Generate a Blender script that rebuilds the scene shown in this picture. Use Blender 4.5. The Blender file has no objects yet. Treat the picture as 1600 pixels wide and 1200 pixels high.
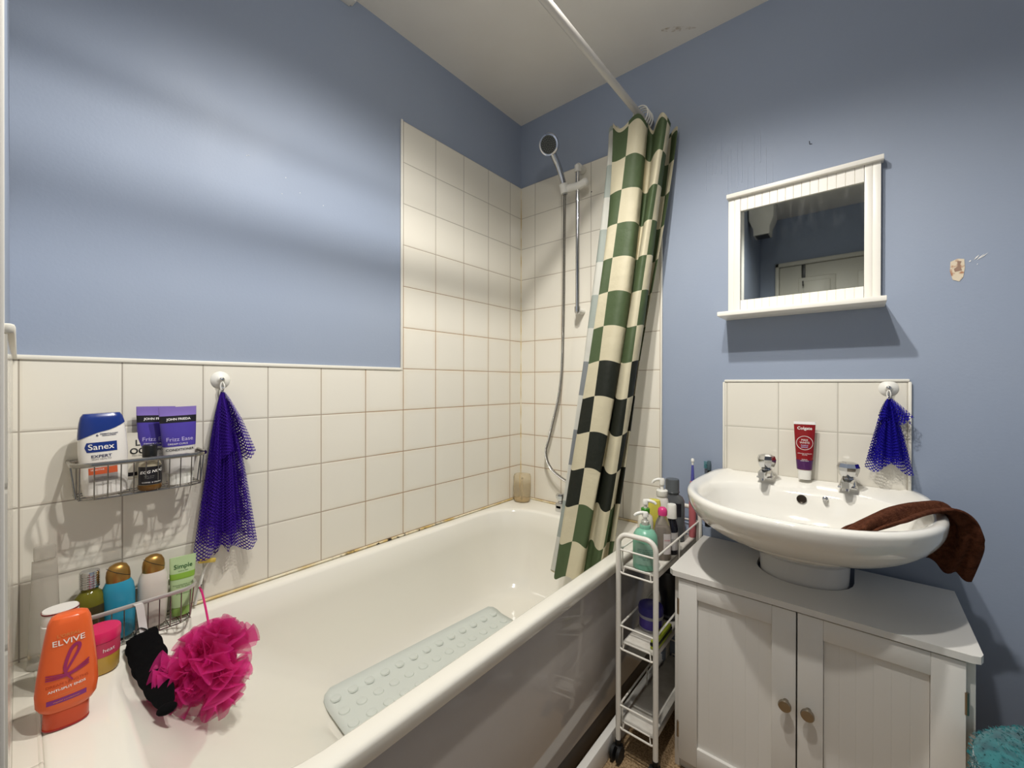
import bpy, bmesh, math, random
from mathutils import Vector, Matrix
PI = math.pi
random.seed(7)
C = bpy.context.scene.collection
S = bpy.context.scene

# ------------------------------------------------------------------ camera
cam_d = bpy.data.cameras.new('camera'); cam = bpy.data.objects.new('camera', cam_d); C.objects.link(cam)
cam_d.sensor_fit = 'HORIZONTAL'; cam_d.sensor_width = 36.0; cam_d.lens = 647.84/1600*36
cam_d.clip_start = 0.01; cam_d.clip_end = 50
YAW, PITCH, ROLL = 0.6983, -0.0022, 0.0016
fw = Vector((-math.sin(YAW)*math.cos(PITCH), math.cos(YAW)*math.cos(PITCH), math.sin(PITCH)))
rt = Vector((math.cos(YAW), math.sin(YAW), 0)); up = rt.cross(fw)
rt2 = rt*math.cos(ROLL)+up*math.sin(ROLL); up2 = up*math.cos(ROLL)-rt*math.sin(ROLL)
mm = Matrix((rt2, up2, -fw)).transposed().to_4x4(); mm.translation = Vector((1.2783, -1.5897, 1.105))
cam.matrix_world = mm
S.camera = cam
S.view_settings.view_transform = 'Standard'; S.view_settings.look = 'None'
S.view_settings.gamma = 1.0; S.view_settings.use_curve_mapping = False
S.view_settings.exposure = 0.06
w = bpy.data.worlds.new('world'); S.world = w; w.use_nodes = True
w.node_tree.nodes['Background'].inputs[0].default_value = (0.6, 0.7, 0.9, 1)
w.node_tree.nodes['Background'].inputs[1].default_value = 0.05

# ------------------------------------------------------------------ lamps (two shaded spots of the ceiling fitting)
LAMPS = [((0.863, -0.95, 2.328), 58.0), ((1.05, -1.20, 2.328), 43.0)]
for (lx, ly, lz), en in LAMPS:
    ld = bpy.data.lights.new('spot_lamp', 'SPOT'); ld.energy = en; ld.color = (1.0, 0.97, 0.92)
    ld.spot_size = math.radians(148); ld.spot_blend = 0.62; ld.shadow_soft_size = 0.022
    lo = bpy.data.objects.new('spot_lamp', ld); C.objects.link(lo); lo.location = (lx, ly, lz)
    pd = bpy.data.lights.new('fill_point', 'POINT'); pd.energy = en*0.045; pd.color = (1.0, 0.96, 0.895); pd.shadow_soft_size = 0.06   # added fill below each spot, lifts the dim ceiling and upper walls
    po = bpy.data.objects.new('fill_point', pd); C.objects.link(po); po.location = (lx, ly, lz-0.075)

# ------------------------------------------------------------------ materials
def lin(c):
    out = []
    for v in c[:3]:
        v = v/255.0
        out.append(v/12.92 if v <= 0.04045 else ((v+0.055)/1.055)**2.4)
    return tuple(out)+(1.0,)
MATS = {}
def mat(name, col, rough=0.5, metal=0.0, trans=0.0, ior=1.45, alpha=1.0, coat=0.0, bump=None, noise=None, spec=0.5, sub=0.0, sheen=0.0):
    m = bpy.data.materials.new(name); m.use_nodes = True
    nt = m.node_tree; b = nt.nodes['Principled BSDF']
    b.inputs['Base Color'].default_value = lin(col); b.inputs['Roughness'].default_value = rough
    b.inputs['Metallic'].default_value = metal; b.inputs['Transmission Weight'].default_value = trans
    b.inputs['IOR'].default_value = ior; b.inputs['Alpha'].default_value = alpha
    b.inputs['Coat Weight'].default_value = coat; b.inputs['Coat Roughness'].default_value = 0.05
    b.inputs['Specular IOR Level'].default_value = spec
    b.inputs['Sheen Weight'].default_value = sheen
    tc = nt.nodes.new('ShaderNodeTexCoord')
    if noise:   # (scale, colour2, low, high)
        n = nt.nodes.new('ShaderNodeTexNoise'); n.inputs['Scale'].default_value = noise[0]; n.inputs['Detail'].default_value = 4
        nt.links.new(tc.outputs['Object'], n.inputs['Vector'])
        r = nt.nodes.new('ShaderNodeMapRange'); r.inputs[1].default_value = noise[2]; r.inputs[2].default_value = noise[3]
        nt.links.new(n.outputs['Fac'], r.inputs[0])
        mx = nt.nodes.new('ShaderNodeMix'); mx.data_type = 'RGBA'
        nt.links.new(r.outputs[0], mx.inputs[0]); mx.inputs[6].default_value = lin(col); mx.inputs[7].default_value = lin(noise[1])
        nt.links.new(mx.outputs[2], b.inputs['Base Color'])
    if bump:    # (scale, strength, distance)
        n = nt.nodes.new('ShaderNodeTexNoise'); n.inputs['Scale'].default_value = bump[0]; n.inputs['Detail'].default_value = 3
        nt.links.new(tc.outputs['Object'], n.inputs['Vector'])
        bp = nt.nodes.new('ShaderNodeBump'); bp.inputs['Strength'].default_value = bump[1]; bp.inputs['Distance'].default_value = bump[2]
        nt.links.new(n.outputs['Fac'], bp.inputs['Height']); nt.links.new(bp.outputs[0], b.inputs['Normal'])
    MATS[name] = m
    return m
class NT:
    """tiny node-graph helper"""
    def __init__(s, m): s.nt = m.node_tree; s.b = s.nt.nodes['Principled BSDF']
    def n(s, t): return s.nt.nodes.new(t)
    def m(s, op, a, b=None, c=None, clamp=False):
        x = s.n('ShaderNodeMath'); x.operation = op; x.use_clamp = clamp
        for i, v in enumerate((a, b, c)):
            if v is None: continue
            if isinstance(v, (int, float)): x.inputs[i].default_value = v
            else: s.nt.links.new(v, x.inputs[i])
        return x.outputs[0]
    def mix(s, f, a, b):
        x = s.n('ShaderNodeMix'); x.data_type = 'RGBA'
        for i, v in ((0, f), (6, a), (7, b)):
            if isinstance(v, (int, float, tuple)): x.inputs[i].default_value = v
            else: s.nt.links.new(v, x.inputs[i])
        return x.outputs[2]
    def noise(s, vec, scale, detail=3):
        x = s.n('ShaderNodeTexNoise'); x.inputs['Scale'].default_value = scale; x.inputs['Detail'].default_value = detail
        s.nt.links.new(vec, x.inputs['Vector']); return x.outputs['Fac']
    def ramp(s, v, a, b, c=0.0, d=1.0):
        x = s.n('ShaderNodeMapRange'); s.nt.links.new(v, x.inputs[0])
        for i, q in enumerate((a, b, c, d)): x.inputs[i+1].default_value = q
        return x.outputs[0]
    def link(s, a, name): s.nt.links.new(a, s.b.inputs[name])
    def bump(s, h, st, dist):
        x = s.n('ShaderNodeBump'); x.inputs['Strength'].default_value = st; x.inputs['Distance'].default_value = dist
        s.nt.links.new(h, x.inputs['Height']); s.link(x.outputs[0], 'Normal')

def tile_mat(name, axis, off_h, off_v, T=0.15, stain=True, T2=None):
    m = mat(name, (226, 221, 208), 0.12); g = NT(m)
    tc = g.n('ShaderNodeTexCoord').outputs['Object']
    sp = g.n('ShaderNodeSeparateXYZ'); g.nt.links.new(tc, sp.inputs[0])
    h = sp.outputs[axis]; v = sp.outputs[2]
    def line(coord, off, T):
        f = g.m('FRACT', g.m('DIVIDE', g.m('SUBTRACT', coord, off), T))
        d = g.m('MINIMUM', f, g.m('SUBTRACT', 1.0, f))
        return g.m('MULTIPLY', d, T)
    d = g.m('MINIMUM', line(h, off_h, T), line(v, off_v, T2 or T))
    grout = g.ramp(d, 0.0008, 0.0017, 1.0, 0.0)
    edge = g.ramp(d, 0.0008, 0.005, 0.0, 1.0)
    nz = g.noise(tc, 9.0, 4)
    if stain:
        # brown limescale stain in the joints of the shower corner, from about head height down
        sz = g.ramp(v, 1.75, 1.25, 0.0, 1.0)
        sh = g.ramp(h, -1.15, -0.75, 0.05, 1.0) if axis == 1 else g.ramp(h, 0.45, 0.15, 0.35, 1.0)
        st = g.m('MULTIPLY', g.m('MULTIPLY', sz, sh), g.ramp(nz, 0.25, 0.6, 0.5, 1.0))
        gc = g.mix(st, lin((165, 158, 146)), lin((150, 108, 55)))
        # faint yellow film around the joints
        film = g.m('MULTIPLY', g.m('MULTIPLY', st, g.ramp(d, 0.0, 0.02, 0.13, 0.0)), 1.0)
        base = g.mix(film, lin((226, 221, 208)), lin((205, 170, 110)))
    else:
        gc = g.mix(nz, lin((170, 164, 152)), lin((190, 184, 170))); base = lin((226, 221, 208))
    tone = g.mix(g.ramp(g.noise(tc, 3.0, 2), 0.3, 0.7), base, lin((219, 214, 201))) if not stain else base
    g.link(g.mix(grout, tone, gc), 'Base Color')
    g.link(g.m('ADD', g.m('MULTIPLY', grout, 0.6), g.ramp(nz, 0.3, 0.7, 0.07, 0.17)), 'Roughness')
    wob = g.noise(tc, 22.0, 2)
    g.bump(g.m('ADD', edge, g.m('MULTIPLY', wob, 0.35)), 0.5, 0.0012)
    return m
M_tileL = tile_mat('glazed_tile_left', 1, -0.0889, 2.0566)
M_tileB = tile_mat('glazed_tile_back', 0, 0.0907, 2.0566)
M_tileS = tile_mat('glazed_tile_basin', 0, 0.9245, 1.1095, 0.1515, False)
M_tileF = tile_mat('glazed_tile_front', 0, 0.067, 2.0566, 0.15, False)

def paint():
    m = mat('blue_paint', (128, 146, 178), 0.38, spec=.35); g = NT(m)
    tc = g.n('ShaderNodeTexCoord').outputs['Object']
    n1 = g.noise(tc, 1.6, 3); n2 = g.noise(tc, 140.0, 3)
    g.link(g.mix(g.ramp(n1, 0.35, 0.65), lin((144, 155, 174)), lin((148, 158, 175))), 'Base Color')
    g.link(g.ramp(g.noise(tc, 5.0, 3), 0.3, 0.7, 0.46, 0.56), 'Roughness')
    g.bump(n2, 0.25, 0.0008)
    return m
M_blue = paint()
M_ceil = mat('ceiling_white', (232, 228, 220), 0.75, bump=(60, 0.25, 0.001), noise=(2.2, (224, 219, 210), 0.4, 0.7))
M_enamel = mat('white_enamel', (232, 228, 216), 0.09, coat=0.3)
M_ceramic = mat('white_ceramic', (236, 233, 224), 0.06, coat=0.4)
M_panel = mat('bath_panel_acrylic', (190, 184, 178), 0.05, noise=(3, (184, 178, 172), 0.35, 0.7))
M_white = mat('white_paint_wood', (222, 219, 212), 0.38, bump=(90, 0.08, 0.0005))
M_frame = mat('white_frame_paint', (236, 232, 222), 0.35)
M_wire = mat('white_coated_wire', (226, 222, 212), 0.3)
M_chrome = mat('chrome', (205, 205, 205), 0.08, metal=1.0)
M_steel = mat('brushed_steel_wire', (165, 162, 156), 0.22, metal=1.0)
M_nickel = mat('nickel_knob', (165, 155, 140), 0.28, metal=1.0)
M_blackp = mat('black_plastic', (14, 14, 14), 0.35)
M_rubber = mat('black_rubber', (18, 18, 18), 0.6)
M_wplast = mat('white_plastic', (228, 226, 218), 0.3)
M_mirror = None
M_ink = mat('dark_blue_ink', (24, 34, 80), 0.5)
M_inkb = mat('black_ink', (20, 20, 20), 0.5)
M_inkw = mat('white_ink', (235, 232, 228), 0.5)
M_inkg = mat('grey_ink', (120, 118, 115), 0.5)
M_inkgreen = mat('green_ink', (40, 90, 40), 0.5)
M_sill = mat('yellowed_sealant', (226, 214, 176), 0.4)

# ------------------------------------------------------------------ mesh helpers
def BM(): return bmesh.new()
def box(bm, x0, x1, y0, y1, z0, z1, bev=0.0, seg=2):
    r = bmesh.ops.create_cube(bm, size=1.0)
    vs = r['verts']
    for v in vs:
        v.co.x = x0+(v.co.x+.5)*(x1-x0); v.co.y = y0+(v.co.y+.5)*(y1-y0); v.co.z = z0+(v.co.z+.5)*(z1-z0)
    if bev > 0:
        es = list({e for v in vs for e in v.link_edges})
        bmesh.ops.bevel(bm, geom=es, offset=bev, segments=seg, affect='EDGES', profile=0.5)
def rings(bm, rs, cap0=True, cap1=True, closed=False):
    vv = [[bm.verts.new(p) for p in r] for r in rs]
    n = len(vv[0]); k = len(vv)
    for i in range(k-1 if not closed else k):
        a, b = vv[i], vv[(i+1) % k]
        for j in range(n):
            j2 = (j+1) % n
            try: bm.faces.new((a[j], a[j2], b[j2], b[j]))
            except ValueError: pass
    if not closed:
        if cap0: bm.faces.new(list(reversed(vv[0])))
        if cap1: bm.faces.new(vv[-1])
    return vv
def lathe(bm, prof, seg=24, c=(0, 0), z0=0.0, cap0=True, cap1=True, mtx=None):
    rs = []
    for r, z in prof:
        ring = [Vector((c[0]+r*math.cos(2*PI*j/seg), c[1]+r*math.sin(2*PI*j/seg), z0+z)) for j in range(seg)]
        if mtx: ring = [mtx @ p for p in ring]
        rs.append(ring)
    rings(bm, rs, cap0, cap1)
def smooth_pts(pts, sub=6, closed=False):
    P = [Vector(p) for p in pts]; n = len(P); out = []
    rng = range(n if closed else n-1)
    for i in rng:
        if closed: a, b, c_, d = P[(i-1) % n], P[i], P[(i+1) % n], P[(i+2) % n]
        else: a, b, c_, d = P[max(i-1, 0)], P[i], P[i+1], P[min(i+2, n-1)]
        for k in range(sub):
            t = k/sub
            out.append(0.5*((2*b)+(c_-a)*t+(2*a-5*b+4*c_-d)*t*t+(3*b-a-3*c_+d)*t*t*t))
    if not closed: out.append(P[-1])
    return out
def tube(bm, pts, r, seg=8, closed=False, flat=1.0, rf=None):
    P = [Vector(p) for p in pts]; n = len(P); rs = []
    up_ = None
    for i in range(n):
        if closed: t = P[(i+1) % n]-P[(i-1) % n]
        else: t = P[min(i+1, n-1)]-P[max(i-1, 0)]
        if t.length < 1e-9: t = Vector((0, 0, 1))
        t.normalize()
        if up_ is None:
            up_ = Vector((0, 0, 1)) if abs(t.z) < 0.9 else Vector((1, 0, 0))
        a = (up_-t*up_.dot(t))
        if a.length < 1e-6: a = t.orthogonal()
        a.normalize(); b = t.cross(a); up_ = a
        rr = rf(i/(n-1)) if rf else r
        rs.append([P[i]+a*rr*math.cos(2*PI*j/seg)*flat+b*rr*math.sin(2*PI*j/seg) for j in range(seg)])
    rings(bm, rs, closed=closed)
def cyl(bm, a, b, r, seg=16, r2=None):
    a = Vector(a); b = Vector(b); t = (b-a).normalized(); x = t.orthogonal().normalized(); y = t.cross(x)
    rings(bm, [[p+x*q*math.cos(2*PI*j/seg)+y*q*math.sin(2*PI*j/seg) for j in range(seg)] for p, q in ((a, r), (b, r2 if r2 else r))])
def prism(bm, poly, z0, z1):
    rings(bm, [[Vector((x, y, z0)) for x, y in poly], [Vector((x, y, z1)) for x, y in poly]])
def extr(bm, prof, f0, f1):
    """open or closed 2D profile mapped by f0/f1 (start and end planes)"""
    rings(bm, [[f0(*p) for p in prof], [f1(*p) for p in prof]])
def sphere(bm, c, r, sx=1, sy=1, sz=1, u=16, v=10):
    res = bmesh.ops.create_uvsphere(bm, u_segments=u, v_segments=v, radius=r)
    for q in res['verts']: q.co = Vector((q.co.x*sx+c[0], q.co.y*sy+c[1], q.co.z*sz+c[2]))
def rrect(x0, x1, y0, y1, r, z, nc=9, ns=8):
    pts = []
    cs = [(x1-r, y1-r, 0), (x0+r, y1-r, 90), (x0+r, y0+r, 180), (x1-r, y0+r, 270)]
    for i, (cx, cy, a0) in enumerate(cs):
        arc = [Vector((cx+r*math.cos(math.radians(a0+90*k/nc)), cy+r*math.sin(math.radians(a0+90*k/nc)), z)) for k in range(nc+1)]
        pts += arc
        nx, ny, na = cs[(i+1) % 4]
        e = Vector((nx+r*math.cos(math.radians(na)), ny+r*math.sin(math.radians(na)), z))
        for k in range(1, ns): pts.append(arc[-1].lerp(e, k/ns))
    return pts
def sheet(fn, nu, nv, uvf=None, thick=0.0):
    bm = BM(); uv = bm.loops.layers.uv.new('UVMap')
    g = [[bm.verts.new(fn(i/nu, j/nv)) for j in range(nv+1)] for i in range(nu+1)]
    for i in range(nu):
        for j in range(nv):
            f = bm.faces.new((g[i][j], g[i+1][j], g[i+1][j+1], g[i][j+1]))
            for l, (a, b) in zip(f.loops, ((i, j), (i+1, j), (i+1, j+1), (i, j+1))):
                l[uv].uv = uvf(a/nu, b/nv) if uvf else (a/nu, b/nv)
    return bm
def obj(name, bm, m, parent=None, smooth=40, solid=0.0, sub=0):
    me = bpy.data.meshes.new(name)
    bmesh.ops.recalc_face_normals(bm, faces=bm.faces[:]) if not bm.loops.layers.uv.active else None
    bm.to_mesh(me); bm.free()
    if m: me.materials.append(m)
    if smooth:
        me.polygons.foreach_set('use_smooth', [True]*len(me.polygons))
        if smooth < 180: me.set_sharp_from_angle(angle=math.radians(smooth))
    o = bpy.data.objects.new(name, me); C.objects.link(o)
    if parent: o.parent = parent
    if sub:
        md = o.modifiers.new('sub', 'SUBSURF'); md.levels = sub; md.render_levels = sub
    if solid:
        md = o.modifiers.new('solid', 'SOLIDIFY'); md.thickness = solid; md.offset = 0
    return o
def tag(o, label, cat, group=None, kind=None):
    if label: o['label'] = label
    if cat: o['category'] = cat
    if group: o['group'] = group
    if kind: o['kind'] = kind
    return o
def thing(name, label, cat, loc=(0, 0, 0), rz=0.0, group=None, tilt=None):
    o = bpy.data.objects.new(name, None); C.objects.link(o); o.empty_display_size = 0.02
    o.location = loc; o.rotation_euler = (tilt[0] if tilt else 0, tilt[1] if tilt else 0, rz)
    return tag(o, label, cat, group)
def struct(name, bm, m, parent=None, smooth=0):
    o = obj(name, bm, m, parent, smooth)
    if not parent: o['kind'] = 'structure'
    return o
DG = None
def text_mesh(body, size, bold=0.0, shear=0.0, sx=1.0):
    cu = bpy.data.curves.new('t', 'FONT'); cu.body = body; cu.size = size; cu.align_x = 'CENTER'; cu.align_y = 'CENTER'
    cu.resolution_u = 3; cu.offset = bold; cu.shear = shear
    o = bpy.data.objects.new('t', cu); C.objects.link(o)
    dg = bpy.context.evaluated_depsgraph_get(); dg.update()
    me = bpy.data.meshes.new_from_object(o.evaluated_get(dg))
    bpy.data.objects.remove(o); bpy.data.curves.remove(cu)
    for v in me.vertices: v.co.x *= sx
    return me

# superellipse-section bottles --------------------------------------
class Pack:
    """upright container; profile rows are (z, half width, half depth, exponent); front faces local -y"""
    def __init__(s, prof): s.p = prof
    def at(s, z):
        p = s.p
        if z <= p[0][0]: return p[0][1:]
        for a, b in zip(p, p[1:]):
            if z <= b[0]:
                t = (z-a[0])/max(b[0]-a[0], 1e-9)
                return tuple(a[k]+(b[k]-a[k])*t for k in (1, 2, 3))
        return p[-1][1:]
    def y(s, u, z, eps=0.0005):
        a, b, n = s.at(z); q = min(abs(u)/a, 0.995)
        return -b*(1-q**n)**(1/n)-eps
    def bm(s, z0=None, z1=None, seg=40, grow=0.0, bmh=None):
        bm = bmh or BM(); rows = []
        zs = [r[0] for r in s.p]
        if z0 is None: z0 = zs[0]
        if z1 is None: z1 = zs[-1]
        zz = sorted(set([z0, z1]+[z for z in zs if z0 < z < z1]))
        for z in zz:
            a, b, n = s.at(z); a += grow; b += grow
            ring = []
            for j in range(seg):
                t = 2*PI*j/seg; c_, s_ = math.cos(t), math.sin(t)
                ring.append(Vector((a*math.copysign(abs(c_)**(2/n), c_), b*math.copysign(abs(s_)**(2/n), s_), z)))
            rows.append(ring)
        rings(bm, rows); return bm
    def patch(s, name, u0, u1, z0, z1, m, parent, nu=14, nv=8, eps=0.0004, shape=None):
        """shape(t)->(lo,hi) fractions of z range at fraction t across"""
        def fn(a, b):
            u = u0+(u1-u0)*a
            lo, hi = shape(a) if shape else (0, 1)
            z = z0+(z1-z0)*(lo+(hi-lo)*b)
            return Vector((u, s.y(u, z, eps), z))
        return obj(name, sheet(fn, nu, nv), m, parent)
    def text(s, name, body, u, z, size, m, parent, bold=0.0, shear=0.0, sx=1.0, rot=0.0, eps=0.0007):
        me = text_mesh(body, size, bold, shear, sx)
        bm = BM(); bm.from_mesh(me)
        es = [e for e in bm.edges if e.calc_length() > 0.006]
        if es: bmesh.ops.subdivide_edges(bm, edges=es, cuts=1)
        for v in bm.verts:
            x, y = v.co.x, v.co.y
            x, y = x*math.cos(rot)-y*math.sin(rot), x*math.sin(rot)+y*math.cos(rot)
            v.co = Vector((u+x, s.y(u+x, z+y, eps), z+y))
        o = obj(name, bm, m, parent, smooth=0); bpy.data.meshes.remove(me); return o
    def line(s, name, pts, wd, m, parent, eps=0.0008):
        P = smooth_pts([(x, z, 0) for x, z in pts], 8)
        bm = BM(); prev = None
        for i, p in enumerate(P):
            t = (P[min(i+1, len(P)-1)]-P[max(i-1, 0)]).normalized(); n_ = Vector((-t.y, t.x, 0))
            k = i/(len(P)-1); ww = wd(k) if callable(wd) else wd
            q = [p+n_*ww/2, p-n_*ww/2]
            vs = [bm.verts.new((v.x, s.y(v.x, v.y, eps), v.y)) for v in q]
            if prev: bm.faces.new((prev[0], prev[1], vs[1], vs[0]))
            prev = vs
        return obj(name, bm, m, parent, smooth=0)
def ringprof(zs):  # (z, r) -> pack rows with round section
    return [(z, r, r, 2.0) for z, r in zs]

# ------------------------------------------------------------------ room shell
CZ = 2.367; XR = 2.13; YR = -2.21
bm = BM(); box(bm, -0.10, 0.0, -1.60, 0.10, 0, CZ); wall_left = struct('wall_left', bm, M_blue)
bm = BM(); box(bm, 0.0, XR, 0.0, 0.10, 0, CZ); wall_back = struct('wall_back', bm, M_blue)
bm = BM(); box(bm, XR, XR+0.1, YR, 0.10, 0, CZ); struct('wall_right', bm, M_blue)
bm = BM(); box(bm, -0.10, 0.672, YR-.1, -1.60, 0, CZ); wall_front = struct('wall_front', bm, M_blue)
bm = BM(); box(bm, 0.672, XR+.1, YR-.1, YR, 0, CZ); struct('wall_rear', bm, M_blue)
bm = BM(); box(bm, -0.1, XR+.1, YR-.1, 0.1, CZ, CZ+.08); struct('ceiling', bm, M_ceil)
M_floor = mat('speckled_beige_vinyl', (168, 142, 108), 0.6, noise=(180, (120, 96, 66), 0.42, 0.62))
bm = BM(); box(bm, -0.1, XR+.1, YR-.1, 0.1, -0.05, 0.0); struct('floor', bm, M_floor)
# tiling, 6 mm proud of the plaster (parts of their wall)
TT = 0.006
bm = BM()
prof = [(-1.600, 0.0), (-1.600, 1.150), (-0.692, 1.150), (-0.692, 2.0566), (-TT, 2.0566), (-TT, 0.0)]
rings(bm, [[Vector((0.0002, y, z)) for y, z in prof], [Vector((TT, y, z)) for y, z in prof]]); obj('tiling', bm, M_tileL, wall_left, 0)
bm = BM(); box(bm, TT, 0.692, -TT, -0.0002, 0.0, 2.0566); obj('tiling', bm, M_tileB, wall_back, 0)
bm = BM(); box(bm, 0.917, 1.381, -TT, -0.0002, 0.786, 1.111); splash = obj('basin_tiling', bm, M_tileS, wall_back, 0)
bm = BM(); box(bm, TT, 0.672, -1.60, -1.596, 0.0, 1.150); obj('tiling', bm, M_tileF, wall_front, 0)
M_trim = mat('white_tile_trim', (228, 224, 212), 0.3)
def trim(i, *b):
    bm = BM(); box(bm, *b, 0.003); return struct('trim_%d' % i, bm, M_trim, smooth=30)
trim(1, 0.0, 0.010, -1.597, -0.700, 1.150, 1.160)
trim(2, 0.0, 0.009, -0.700, -0.6915, 1.150, 2.060)
trim(3, 0.6915, 0.699, -0.010, 0.0, 0.551, 2.060)
trim(4, 0.916, 1.384, -0.010, 0.0, 1.110, 1.118)
trim(5, 1.380, 1.388, -0.010, 0.0, 0.786, 1.1105)
trim(6, 0.911, 0.918, -0.010, 0.0, 0.786, 1.1105)
trim(7, 0.010, 0.672, -1.60, -1.591, 1.150, 1.160)
# outer corner bead of the front wall beside the camera
bm = BM(); box(bm, 0.656, 0.6735, -1.603, -1.5978, 0, CZ, 0.001); struct('trim_8', bm, M_white, smooth=30)
# white cable trunking at the ceiling over the tub's head end
bm = BM(); box(bm, 0.0, 0.028, -1.60, -0.885, CZ-0.030, CZ-0.0005, 0.002); box(bm, 0.0, 0.034, -0.93, -0.895, CZ-0.037, CZ-0.0005, 0.002); struct('trim_9', bm, M_white, smooth=30)
# boxed-in pipe behind cabinet
bm = BM(); box(bm, 0.71, 1.00, -0.035, 0.0, 0.0, 0.600, 0.003); struct('trim_10', bm, M_blue, smooth=30)
# narrow tiled strip between tub end and front wall
bm = BM(); box(bm, 0.006, 0.69, -1.596, -1.569, 0.30, 0.5505, 0.001); tube(bm, [(0.01+.67*i/20, -1.5685, .549) for i in range(21)], .0028, 8); struct('trim_11', bm, M_tileF, smooth=30)
# floor edge strip in front of the bath panel
bm = BM(); box(bm, 0.694, 0.716, -1.60, -0.002, 0.0, 0.068, 0.003); struct('baseboard_bath', bm, M_white, smooth=30)

# paint chips, drips and scratches on the back wall (parts of the wall)
M_chip = mat('bare_plaster', (214, 200, 176), 0.8, noise=(60, (170, 120, 90), 0.5, 0.6))
M_spill = mat('bare_plaster_brown', (150, 122, 105), 0.8)
M_scr = mat('white_scratch', (232, 230, 226), 0.8)
M_drip = mat('dried_drip', (176, 186, 204), 0.4, spec=.3)
M_dark = mat('dark_mark', (40, 42, 52), 0.7)
def blob(cx, cz, pts, m, name, y=-0.0012, parent=wall_back):
    bm = BM(); vs = [Vector((cx+x, y, cz+z)) for x, z in pts]
    c0 = bm.verts.new((cx, y, cz)); v = [bm.verts.new(p) for p in vs]
    for i in range(len(v)): bm.faces.new((c0, v[i], v[(i+1) % len(v)]))
    obj(name, bm, m, parent, 0)
blob(1.474, 1.408, [(-.013, .020), (.0, .026), (.012, .023), (.013, .0), (.010, -.024), (.003, -.034), (-.009, -.028), (-.014, -.005)], M_chip, 'paint_chip')
blob(1.475, 1.414, [(-.002, .014), (.006, .012), (.003, .002), (.007, -.012), (-.006, -.014), (-.008, -.006), (-.001, .0)], M_spill, 'paint_chip', -0.0018)
for (x0, z0, x1, z1, wd) in [(1.503, 1.425, 1.512, 1.437, .003), (1.507, 1.423, 1.521, 1.438, .0025), (1.512, 1.426, 1.528, 1.440, .002), (1.494, 1.421, 1.498, 1.426, .003), (1.508, 1.412, 1.510, 1.415, .002)]:
    t = Vector((x1-x0, z1-z0)).normalized()
    blob((x0+x1)/2, (z0+z1)/2, [(x0-(x0+x1)/2, z0-(z0+z1)/2), (t.y*wd/2, -t.x*wd/2), (x1-(x0+x1)/2, z1-(z0+z1)/2), (-t.y*wd/2, t.x*wd/2)], M_scr, 'paint_scratch')
rr = random.Random(3)
for k in range(13):
    x = 0.855+0.0165*k+rr.uniform(-.004, .004); zt = 1.90+rr.uniform(-.07, .07); ln = rr.uniform(.06, .20)
    pts = [(x, -0.0012, zt-ln*i/8) for i in range(9)]
    bm = BM(); tube(bm, pts, 0.001, 6, rf=lambda t: 0.0004+0.0006*t*t); sphere(bm, (x, -0.0005, zt-ln), 0.0015, 1, .4, 1.3, 8, 6); obj('paint_drip', bm, M_drip, wall_back)
for a, b in (((1.155, 1.862), (1.156, 1.852)), ((1.156, 1.852), (1.162, 1.851))):
    bm = BM(); cyl(bm, (a[0], -0.001, a[1]), (b[0], -0.001, b[1]), 0.001, 6); obj('pencil_mark', bm, M_dark, wall_back)
for y, z in [(-1.185, 1.725), (-1.19, 1.722), (-1.09, 1.70), (-1.05, 1.67), (-1.10, 1.65), (-.98, 1.655)]:
    bm = BM(); sphere(bm, (0.0006, y, z), 0.0012, .4, 1, 1, 8, 6); obj('paint_speck', bm, M_scr, wall_left)
# dark smear on the ceiling
M_smear = mat('ceiling_smear', (186, 172, 152), 0.9, noise=(45, (228, 223, 214), 0.42, 0.58))
def smear(a, b):
    p = Vector((0.7310, -0.1120, 0)).lerp(Vector((0.8300, -0.0430, 0)), a)+Vector((0.0100, -0.0300, 0))*(b-.5)*(.25+.75*math.sin(PI*a))*(1-.5*a)
    return Vector((p.x, p.y, CZ-0.0008))
sm_bm = sheet(smear, 20, 4)
obj('ceiling_smear', sm_bm, M_smear, bpy.data.objects['ceiling'], 0)

# sealant along the tub
def seal_mat():
    m = mat('stained_sealant', (222, 208, 168), 0.45); g = NT(m)
    tc = g.n('ShaderNodeTexCoord').outputs['Object']
    n1 = g.noise(tc, 14, 4); n2 = g.noise(tc, 45, 4)
    sp = g.n('ShaderNodeSeparateXYZ'); g.nt.links.new(tc, sp.inputs[0])
    c1 = g.mix(g.ramp(n1, 0.4, 0.6), lin((226, 216, 188)), lin((204, 176, 110)))
    dk = g.m('MULTIPLY', g.ramp(n2, 0.52, 0.6), g.m('MULTIPLY', g.ramp(sp.outputs[1], -1.0, -0.85), g.ramp(sp.outputs[1], -0.45, -0.6)))
    g.link(g.mix(dk, c1, lin((40, 28, 18))), 'Base Color'); return m
M_seal = seal_mat()
bm = BM(); tube(bm, [(0.008, -1.56+1.55*i/40, 0.5525) for i in range(41)], 0.004, 8)
tube(bm, [(0.008+0.68*i/20, -0.009, 0.5525) for i in range(21)], 0.004, 8); struct('trim_12', bm, M_seal, smooth=60)
bm = BM(); tube(bm, [(0.007, -0.007, 0.555+1.49*i/30) for i in range(31)], 0.0022, 6); struct('trim_13', bm, M_seal, smooth=60)

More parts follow.
